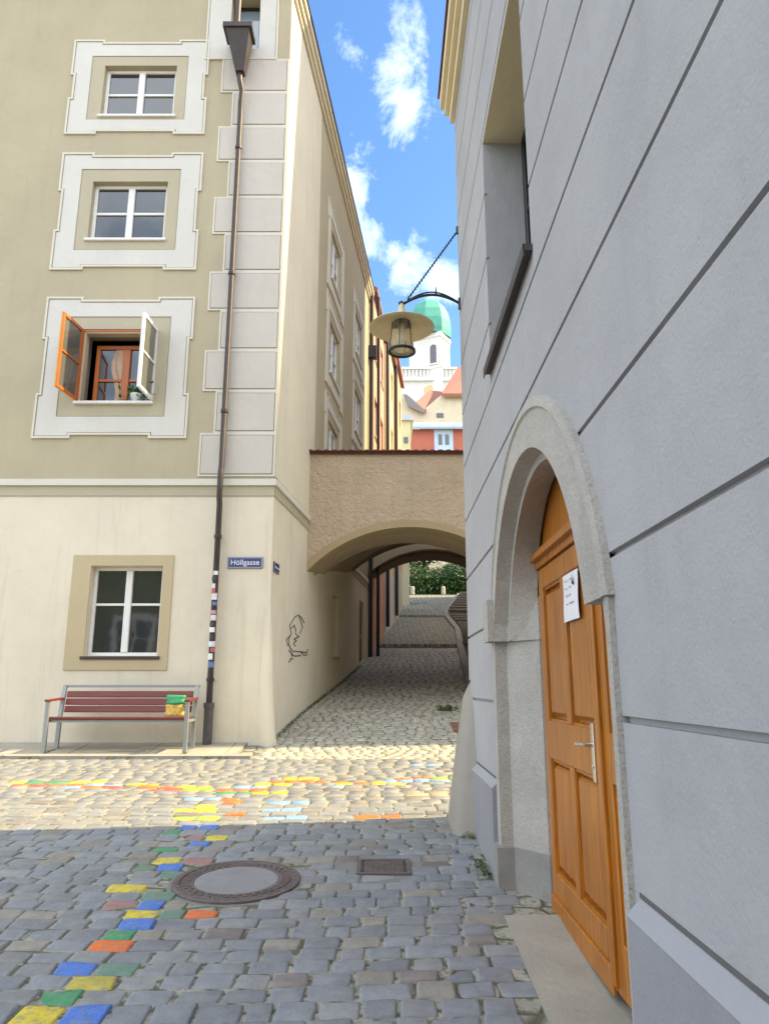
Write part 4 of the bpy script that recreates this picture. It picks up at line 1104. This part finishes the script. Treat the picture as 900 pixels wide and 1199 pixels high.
# pale yellow pier closing the lane
m=MB(); m.bx(.62,1.22,35.8,36.8,3.4,9.4); 
b0=m.build('gate_pier',plaster('pier_render',(.62,.60,.42),fine=20),None,(.9,36.3,3.8)); tag(b0,'pale yellow rendered pier beside the hedge at the top of the lane','pier')
# hedge and trees at the top
HD=leaf_mat('hedge_leaf',(.012,.045,.010),(.05,.15,.02),1.5)
hedge=empty('hedge',(4,42.5,4.9),'dense dark green hedge at the top of the lane beyond the arch','hedge')
def hf(r):
    x=r.uniform(.9,8.5); y=r.gauss(42.6,.55); z=4.95+2.0*r.random()**.8+.35*math.sin(x*1.7)
    return Vector((x,y,z))
leaves('foliage',HD,hedge,hf,11000,.085,5)
m=MB(); 
for i in range(16): xx=1.1+i*.48; m.tube([(xx,42.7,4.8),(xx+random.uniform(-.2,.2),42.6,6.2)],[.05,.03],6)
m.build('stems',paint('bark',(.06,.045,.03),.9),hedge)
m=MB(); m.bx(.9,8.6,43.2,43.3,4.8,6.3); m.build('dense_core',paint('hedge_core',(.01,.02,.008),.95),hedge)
for i,(tx,ty,tz,tr,lb) in enumerate(((2.4,45.5,8.4,1.7,'smaller dark tree rising behind the left end of the hedge'),(7.0,46.5,8.8,2.2,'bigger dark tree rising behind the right end of the hedge'))):
    t=empty('tree',(tx,ty,gz(ty)),lb,'tree')
    m=MB(); m.tube([(tx,ty,gz(ty)-.3),(tx+.1,ty,gz(ty)+1),(tx,ty,tz)],[.22,.15,.06],8)
    for k in range(5):
        a=k*1.3; m.tube([(tx,ty,tz-1.2+.2*k),(tx+1.1*math.cos(a),ty+1.1*math.sin(a),tz-.2+.25*k)],[.07,.02],6)
    m.build('trunk',MATS['bark'],t)
    def tf(r,tx=tx,ty=ty,tz=tz,tr=tr):
        c_=int(r.random()*9); rr=random.Random(c_*13+int(tx*10)); cx,cy,cz=rr.gauss(0,tr*.45),rr.gauss(0,tr*.45),rr.gauss(0,tr*.3)
        return Vector((tx+cx+r.gauss(0,tr*.26),ty+cy+r.gauss(0,tr*.26),tz+cz+r.gauss(0,tr*.2)))
    leaves('crown',HD,t,tf,5000,.09,7+i)
# bollards in front of the hedge
for px_,lb in ((483,'short pale stone bollard at the left foot of the hedge'),(519,'short pale stone bollard at the right foot of the hedge')):
    q=P(px_,697,40.9); m=MB(); m.lathe((q.x,40.9,4.75),[(.11,0),(.11,.62),(.08,.68),(.001,.70)],14)
    tag(m.build('bollard',stone('bollard_stone',(.45,.43,.38),.3,80),None,(q.x,40.9,4.78)),lb,'bollard','bollards before the hedge')

# ================================================================== SKYLINE above the bridge
def quadbox(mb,pxa,pxb,rt_,rb,Y,D):
    a=P(pxa,rt_,Y); b=P(pxb,rb,Y); mb.bx(a.x,b.x,Y,Y+D,b.z,a.z)
def Z(row,Y): return P(450,row,Y).z
def X(px,Y,row=480): return P(px,row,Y).x
WHT=plaster('church_stone',(.74,.73,.70),fine=8,fs=.3,stain=.18,stainc=(.45,.45,.48),var=.1)
COPG=paint('copper_green',(.07,.33,.25),.6,0,.2,.6,.1,.3,(.06,.25,.22))
# red house with curved metal roof
o=empty('red_house',(X(512,60),60,15),'red rendered house with a curved blue-grey metal roof above the bridge','house')
Y=60
m=MB(); m.bx(X(481,Y),X(560,Y),Y,Y+8,14,Z(503,Y)); m.build('wall',plaster('red_render',(.50,.16,.11),fine=10,stain=.2),o)
m=MB(); quadbox(m,508,531,503.5,545,Y-.06,.05); m.build('window_bay',plaster('bay_pale_blue',(.50,.62,.75),fine=10),o)
for px_ in (513,521): 
    m=MB(); quadbox(m,px_,px_+4.5,509,521,Y-.1,.04); m.build('window',GLASS_B,o)
m=MB(); a,b=X(477,Y),X(566,Y); vs=[]; zz0=Z(503,Y); zz1=Z(486,Y)
for i in range(13):
    t=i/12; zz=zz0+(zz1-zz0)*math.sin(t*math.pi/2); yy=Y-.5+5*(1-math.cos(t*math.pi/2)); vs+= [(a+1.6*t*t,yy,zz),(b-.5*t,yy,zz)]
m.add(vs,[(2*i,2*i+1,2*i+3,2*i+2) for i in range(12)],True); m.bx(a,b,Y-.55,Y-.5,zz0-.14,zz0+.02)
m.build('roof',paint('metal_roof_blue',(.33,.42,.52),.5,.2,.15,1,.1),o)
# yellow corner building left of it
o=empty('small_yellow_house',(X(474,52),52,12),'small yellow house with a flat parapet left of the red house','house'); Y=52
m=MB(); quadbox(m,462,481,492,560,Y,5); m.build('wall',plaster('small_yellow_render',(.72,.64,.36),fine=10),o)
m=MB(); quadbox(m,461,484,486.5,492,Y-.2,5.4); m.build('parapet',plaster('parapet_grey',(.55,.58,.6),fine=10),o)
m=MB(); quadbox(m,472.5,477.5,512,519,Y-.05,.04); m.build('window',GLASS_B,o)
# cream gabled house with red roofs
o=empty('cream_house',(X(515,80),80,18),'cream house with two steep red tiled roofs below the church','house'); Y=80
m=MB(); m.prism(Frame((0,Y,0),(1,0,0),(0,-1,0)),[(X(462,Y),18),(X(575,Y),18),(X(575,Y),Z(461,Y)),(X(520,Y),Z(461,Y)),(X(515,Y),Z(464,Y)),(X(496,Y),Z(480,Y)),(X(482,Y),Z(474,Y)),(X(472,Y),Z(462,Y)),(X(462,Y),Z(462,Y))],-8,0); m.build('wall',plaster('cream_render',(.70,.62,.46),fine=8,stain=.15),o)
m=MB(); quadbox(m,511,519,484,489,Y-.1,.08); m.build('window',GLASS_B,o)
def slab(mb,pts,Y0,Y1,th=.4):
    "roof plane from front line to back line"
    (x0,r0),(x1,r1),(x2,r2),(x3,r3)=pts
    a=[P(x0,r0,Y0),P(x1,r1,Y0),P(x2,r2,Y1),P(x3,r3,Y1)]; b=[p-Vector((0,0,th)) for p in a]
    mb.add(a+b,[(0,1,2,3),(7,6,5,4),(0,4,5,1),(1,5,6,2),(2,6,7,3),(3,7,4,0)])
m=MB(); slab(m,[(484,474),(497,480.5),(522,459),(503,457)],Y-.6,Y+9); m.build('roof',ROOF_R,o)
m=MB(); slab(m,[(517,461),(575,461),(575,421),(536,430)],Y-.6,Y+9); m.build('roof',ROOF_R,o)
m=MB(); vs=[P(472,462,Y-.7),P(476,462,Y-.7),P(498,481,Y-.7),P(496,484,Y-.7),P(478,476,Y-.7)]; m.add(vs+[v+Vector((0,.3,0)) for v in vs],[(0,1,2,3,4),(9,8,7,6,5)]+[(i,(i+1)%5,(i+1)%5+5,i+5) for i in range(5)]); m.build('verge',paint('verge_grey',(.25,.22,.22),.7),o)
# church
o=empty('church',(X(505,150),150,26),'white baroque church with balustrade and green copper domed tower','church'); Y=150
m=MB(); m.bx(X(462,Y),X(538,Y),Y,Y+25,20,Z(447,Y)); m.bx(X(459,Y),X(536,Y),Y-.6,Y+25.6,Z(447,Y),Z(443,Y)); m.bx(X(464,Y),X(534,Y),Y+.2,Y+25,Z(443,Y),Z(433,Y)); m.bx(X(462,Y),X(536,Y),Y-.3,Y+25.3,Z(433,Y),Z(430.5,Y)); body=m.build('nave',WHT,o)
m=MB()
for k in range(16): m.bx(X(465+k*4.4,Y),X(467.2+k*4.4,Y),Y-.15,Y+.1,Z(442.5,Y),Z(433.5,Y))
m.build('balustrade',WHT,body)
m=MB(); m.prism(Frame((0,Y-.3,0),(1,0,0),(0,-1,0)),[(X(498,Y),Z(462,Y)),(X(510,Y),Z(462,Y)),(X(511,Y),Z(455,Y)),(X(504,Y),Z(451.5,Y)),(X(497,Y),Z(455,Y))],-.25,0); m.build('gilded_emblem',paint('gilding',(.66,.52,.24),.6),o)
# tower, octagon-ish plan turned so a sunlit side shows on the right
cx=X(505,Y); hw=X(529,Y)-cx
def octo(r,z,k=.32): return [(cx-r,Y+4+(-k)*r*2,z)]
tw=MB(); z0,z1=Z(432,Y),Z(392,Y)
pl=[(cx-hw,Y+2.2),(cx+hw*.46,Y-1.2),(cx+hw,Y+2.6),(cx+hw,Y+8),(cx-hw,Y+8)]
tw.plan(pl,20,z1)
tower=tw.build('tower',WHT,o)
m=MB(); pl2=[(cx+(x-cx)*1.07,Y+3+(y-Y-3)*1.07) for x,y in pl]; m.plan(pl2,z1-.9,z1-.35); m.plan([(cx+(x-cx)*1.05,Y+3+(y-Y-3)*1.05) for x,y in pl],z1-.35,z1+.2); m.plan([(cx+(x-cx)*1.05,Y+3+(y-Y-3)*1.05) for x,y in pl],z0-.1,z0+.5); m.build('tower_cornice',WHT,tower)
dirn=(Vector(pl[1])-Vector(pl[0])).normalized(); TF=Frame((pl[0][0],pl[0][1],0),(dirn.x,dirn.y,0),(dirn.y,-dirn.x,0))
tl=(Vector(pl[1])-Vector(pl[0])).length; uu=tl*.78
m=MB(); zz0,zz1=Z(427,Y),Z(409,Y); m.prism(TF,[(uu-.75,zz0),(uu+.75,zz0)]+[(uu+.75*math.cos(math.pi*i/10),zz1+.75*math.sin(math.pi*i/10)) for i in range(11)],.0,.12); m.build('window',paint('louvre_grey',(.16,.16,.19),.8),tower)
m=MB(); m.fill(TF,[[(uu-1.15,zz0-.3),(uu+1.15,zz0-.3)]+[(uu+1.15*math.cos(math.pi*i/10),zz1+1.15*math.sin(math.pi*i/10)) for i in range(11)],[(uu-.78,zz0+.02),(uu+.78,zz0+.02)]+[(uu+.78*math.cos(math.pi*i/10),zz1+.78*math.sin(math.pi*i/10)) for i in range(11)]],0,.25); m.build('window_moulding',WHT,tower)
m=MB(); hd=Z(346,Y)-z1; rr=hw*1.1
m.lathe((cx,Y+3.2,z1),[(rr*1.0,.2),(rr*1.02,hd*.15),(rr*1.0,hd*.4),(rr*.9,hd*.65),(rr*.7,hd*.85),(rr*.4,hd*.98),(rr*.25,hd*1.02),(.001,hd*1.03)],8,False,rot=R(22.5+8)); m.build('dome',COPG,tower)

# weeds
def weeds(r):
    k=r.random()
    if k<.45: y=r.uniform(11,20); x=ally_x(y)+.05+abs(r.gauss(0,.04))
    elif k<.6: x=r.uniform(-9,-1.9); y=10.98-abs(r.gauss(0,.02))
    elif k<.8: x=.70-abs(r.gauss(0,.05)); y=r.uniform(4.9,6.5)
    else: x=r.uniform(-9,-1.8); y=9.965+r.gauss(0,.01)
    if k>.45 and math.sin(x*5)+math.sin(x*11+y*7)<.3: return None
    return Vector((x,y,gz(y)+.005+abs(r.gauss(0,.016))))
tag(leaves('weeds',leaf_mat('weed_leaf',(.05,.08,.02),(.12,.14,.05)),None,weeds,2600,.016,11),'tiny weeds in the joints at the wall feet','weeds',kind='stuff')
wp=Vector((1.08,13.4,gz(13.4)))
t_=leaves('weed_tuft',leaf_mat('weed_leaf',(.05,.08,.02),(.12,.14,.05)),None,lambda r: wp+Vector((r.gauss(0,.08),r.gauss(0,.05),abs(r.gauss(0,.04)))),120,.035,12,loc=tuple(wp)); tag(t_,'small green weed tuft at the right edge of the alley paving','weed')
m=MB(); m.bx(1.06,1.5,11.75,12.35,gz(12)-.12,gz(12)+.0); m.v=[(x,y,z+.17*(y-12)+.02) for x,y,z in m.v]
hc=m.build('access_cover',paint('red_brown_iron',(.20,.10,.07),.7,.1,.3,9),None,(1.28,12.05,gz(12))); tag(hc,'red-brown iron access cover at the right edge of the alley','cover')

# opposite house behind the viewpoint (what the ground floor glass mirrors)
IV=plaster('ivy_wall',(.24,.25,.10),var=.3,fine=12,fs=.8,coarse=(6,1.0),stain=.6,stainc=(.04,.07,.02))
o=empty('opposite_house',(-5,-13,-2.1),'dark green ivy covered house across the square','house')
m=MB(); m.bx(-16,4,-15,-13,-2.3,5.6); m.build('wall',IV,o)
for cx_ in (-11.9,-6.2): make_window(Frame((0,-13,0),(1,0,0),(0,1,0)),o,cx_-1.0,cx_+1.0,1.2,3.3,n=.06,fw=.24)

# ================================================================== WORLD, SUN
EL,AZ=46.0,0.0
tan_el=math.tan(R(EL)); E=.10*tan_el
d=Vector((-1,-E,0)).normalized()*math.cos(R(EL)); d.z=-math.sin(R(EL))
sd=bpy.data.lights.new('sun','SUN'); sd.energy=4.9; sd.angle=R(.6); sd.color=(1,.80,.47)
so=bpy.data.objects.new('sun',sd); COL.objects.link(so); so.rotation_euler=d.to_track_quat('-Z','Y').to_euler(); so.location=(10,10,30)
wld=bpy.data.worlds.new('World'); sc.world=wld; wld.use_nodes=True; nt=wld.node_tree
bg_=nt.nodes['Background']
sky=nt.nodes.new('ShaderNodeTexSky'); sky.sky_type='NISHITA'; sky.sun_disc=False; sky.sun_elevation=R(EL)
sky.sun_rotation=math.atan2(-d.x,-d.y)   # clockwise from +Y
sky.air_density=1.0; sky.dust_density=.4; sky.ozone_density=1.6
hs=N(nt,'ShaderNodeHueSaturation'); hs.inputs['Saturation'].default_value=1.18; hs.inputs['Value'].default_value=1.0
nt.links.new(sky.outputs[0],hs.inputs['Color'])
tc=nt.nodes.new('ShaderNodeTexCoord'); gen=tc.outputs['Generated']
def blobm(px,row,rad,stretch=(1,1,1)):
    dv=P(px,row,1).normalized()
    s1=N(nt,'ShaderNodeVectorMath',operation='SUBTRACT'); nt.links.new(gen,s1.inputs[0]); s1.inputs[1].default_value=dv
    s2=N(nt,'ShaderNodeVectorMath',operation='MULTIPLY'); nt.links.new(s1.outputs[0],s2.inputs[0]); s2.inputs[1].default_value=stretch
    s3=N(nt,'ShaderNodeVectorMath',operation='LENGTH'); nt.links.new(s2.outputs[0],s3.inputs[0])
    mr=N(nt,'ShaderNodeMapRange'); nt.links.new(s3.outputs['Value'],mr.inputs[0]); mr.inputs[1].default_value=rad; mr.inputs[2].default_value=0; return mr.outputs[0]
acc=None
for b_ in (blobm(468,70,.13,(1.5,1,1)),blobm(475,125,.10,(1.2,1,1.2)),blobm(415,195,.085,(1.4,1,1)),blobm(475,300,.065),blobm(520,330,.06),blobm(425,275,.05)):
    if acc is None: acc=b_
    else:
        mx=N(nt,'ShaderNodeMath',operation='MAXIMUM'); nt.links.new(acc,mx.inputs[0]); nt.links.new(b_,mx.inputs[1]); acc=mx.outputs[0]
nz=noi(nt,gen,12,12,.68,.3)
ad=N(nt,'ShaderNodeMath',operation='MULTIPLY'); nt.links.new(acc,ad.inputs[0]); ad.inputs[1].default_value=.30
a2=N(nt,'ShaderNodeMath',operation='ADD'); nt.links.new(ad.outputs[0],a2.inputs[0]); nt.links.new(nz,a2.inputs[1])
msk=ramp(nt,a2.outputs[0],.66,1.2); msk.node.color_ramp.elements[1].color=(.9,.9,.9,1)
sx=nt.nodes.new('ShaderNodeSeparateXYZ'); nt.links.new(gen,sx.inputs[0])
far=N(nt,'ShaderNodeMapRange'); nt.links.new(sx.outputs[1],far.inputs[0]); far.inputs[1].default_value=.45; far.inputs[2].default_value=.0
nz2=noi(nt,gen,2.2,8,.6,.4); bk=ramp(nt,nz2,.30,.52)
bm_=N(nt,'ShaderNodeMath',operation='MULTIPLY'); nt.links.new(far.outputs[0],bm_.inputs[0]); nt.links.new(bk,bm_.inputs[1])  # white clouds added outside the view to brighten and neutralise the shade
mx=N(nt,'ShaderNodeMath',operation='MAXIMUM'); nt.links.new(msk,mx.inputs[0]); nt.links.new(bm_.outputs[0],mx.inputs[1]); msk=mx.outputs[0]
cl=mixc(nt,msk,hs.outputs[0],(7.2,7.7,8.3,1))
nt.links.new(cl,bg_.inputs['Color']); bg_.inputs['Strength'].default_value=.15
sc.view_settings.view_transform='Standard'; sc.view_settings.look='None'; sc.view_settings.exposure=1.1; sc.view_settings.gamma=1; sc.view_settings.use_curve_mapping=False
sc.render.engine='CYCLES'
sc.cycles.max_bounces=8; sc.cycles.diffuse_bounces=5; sc.cycles.use_denoising=True
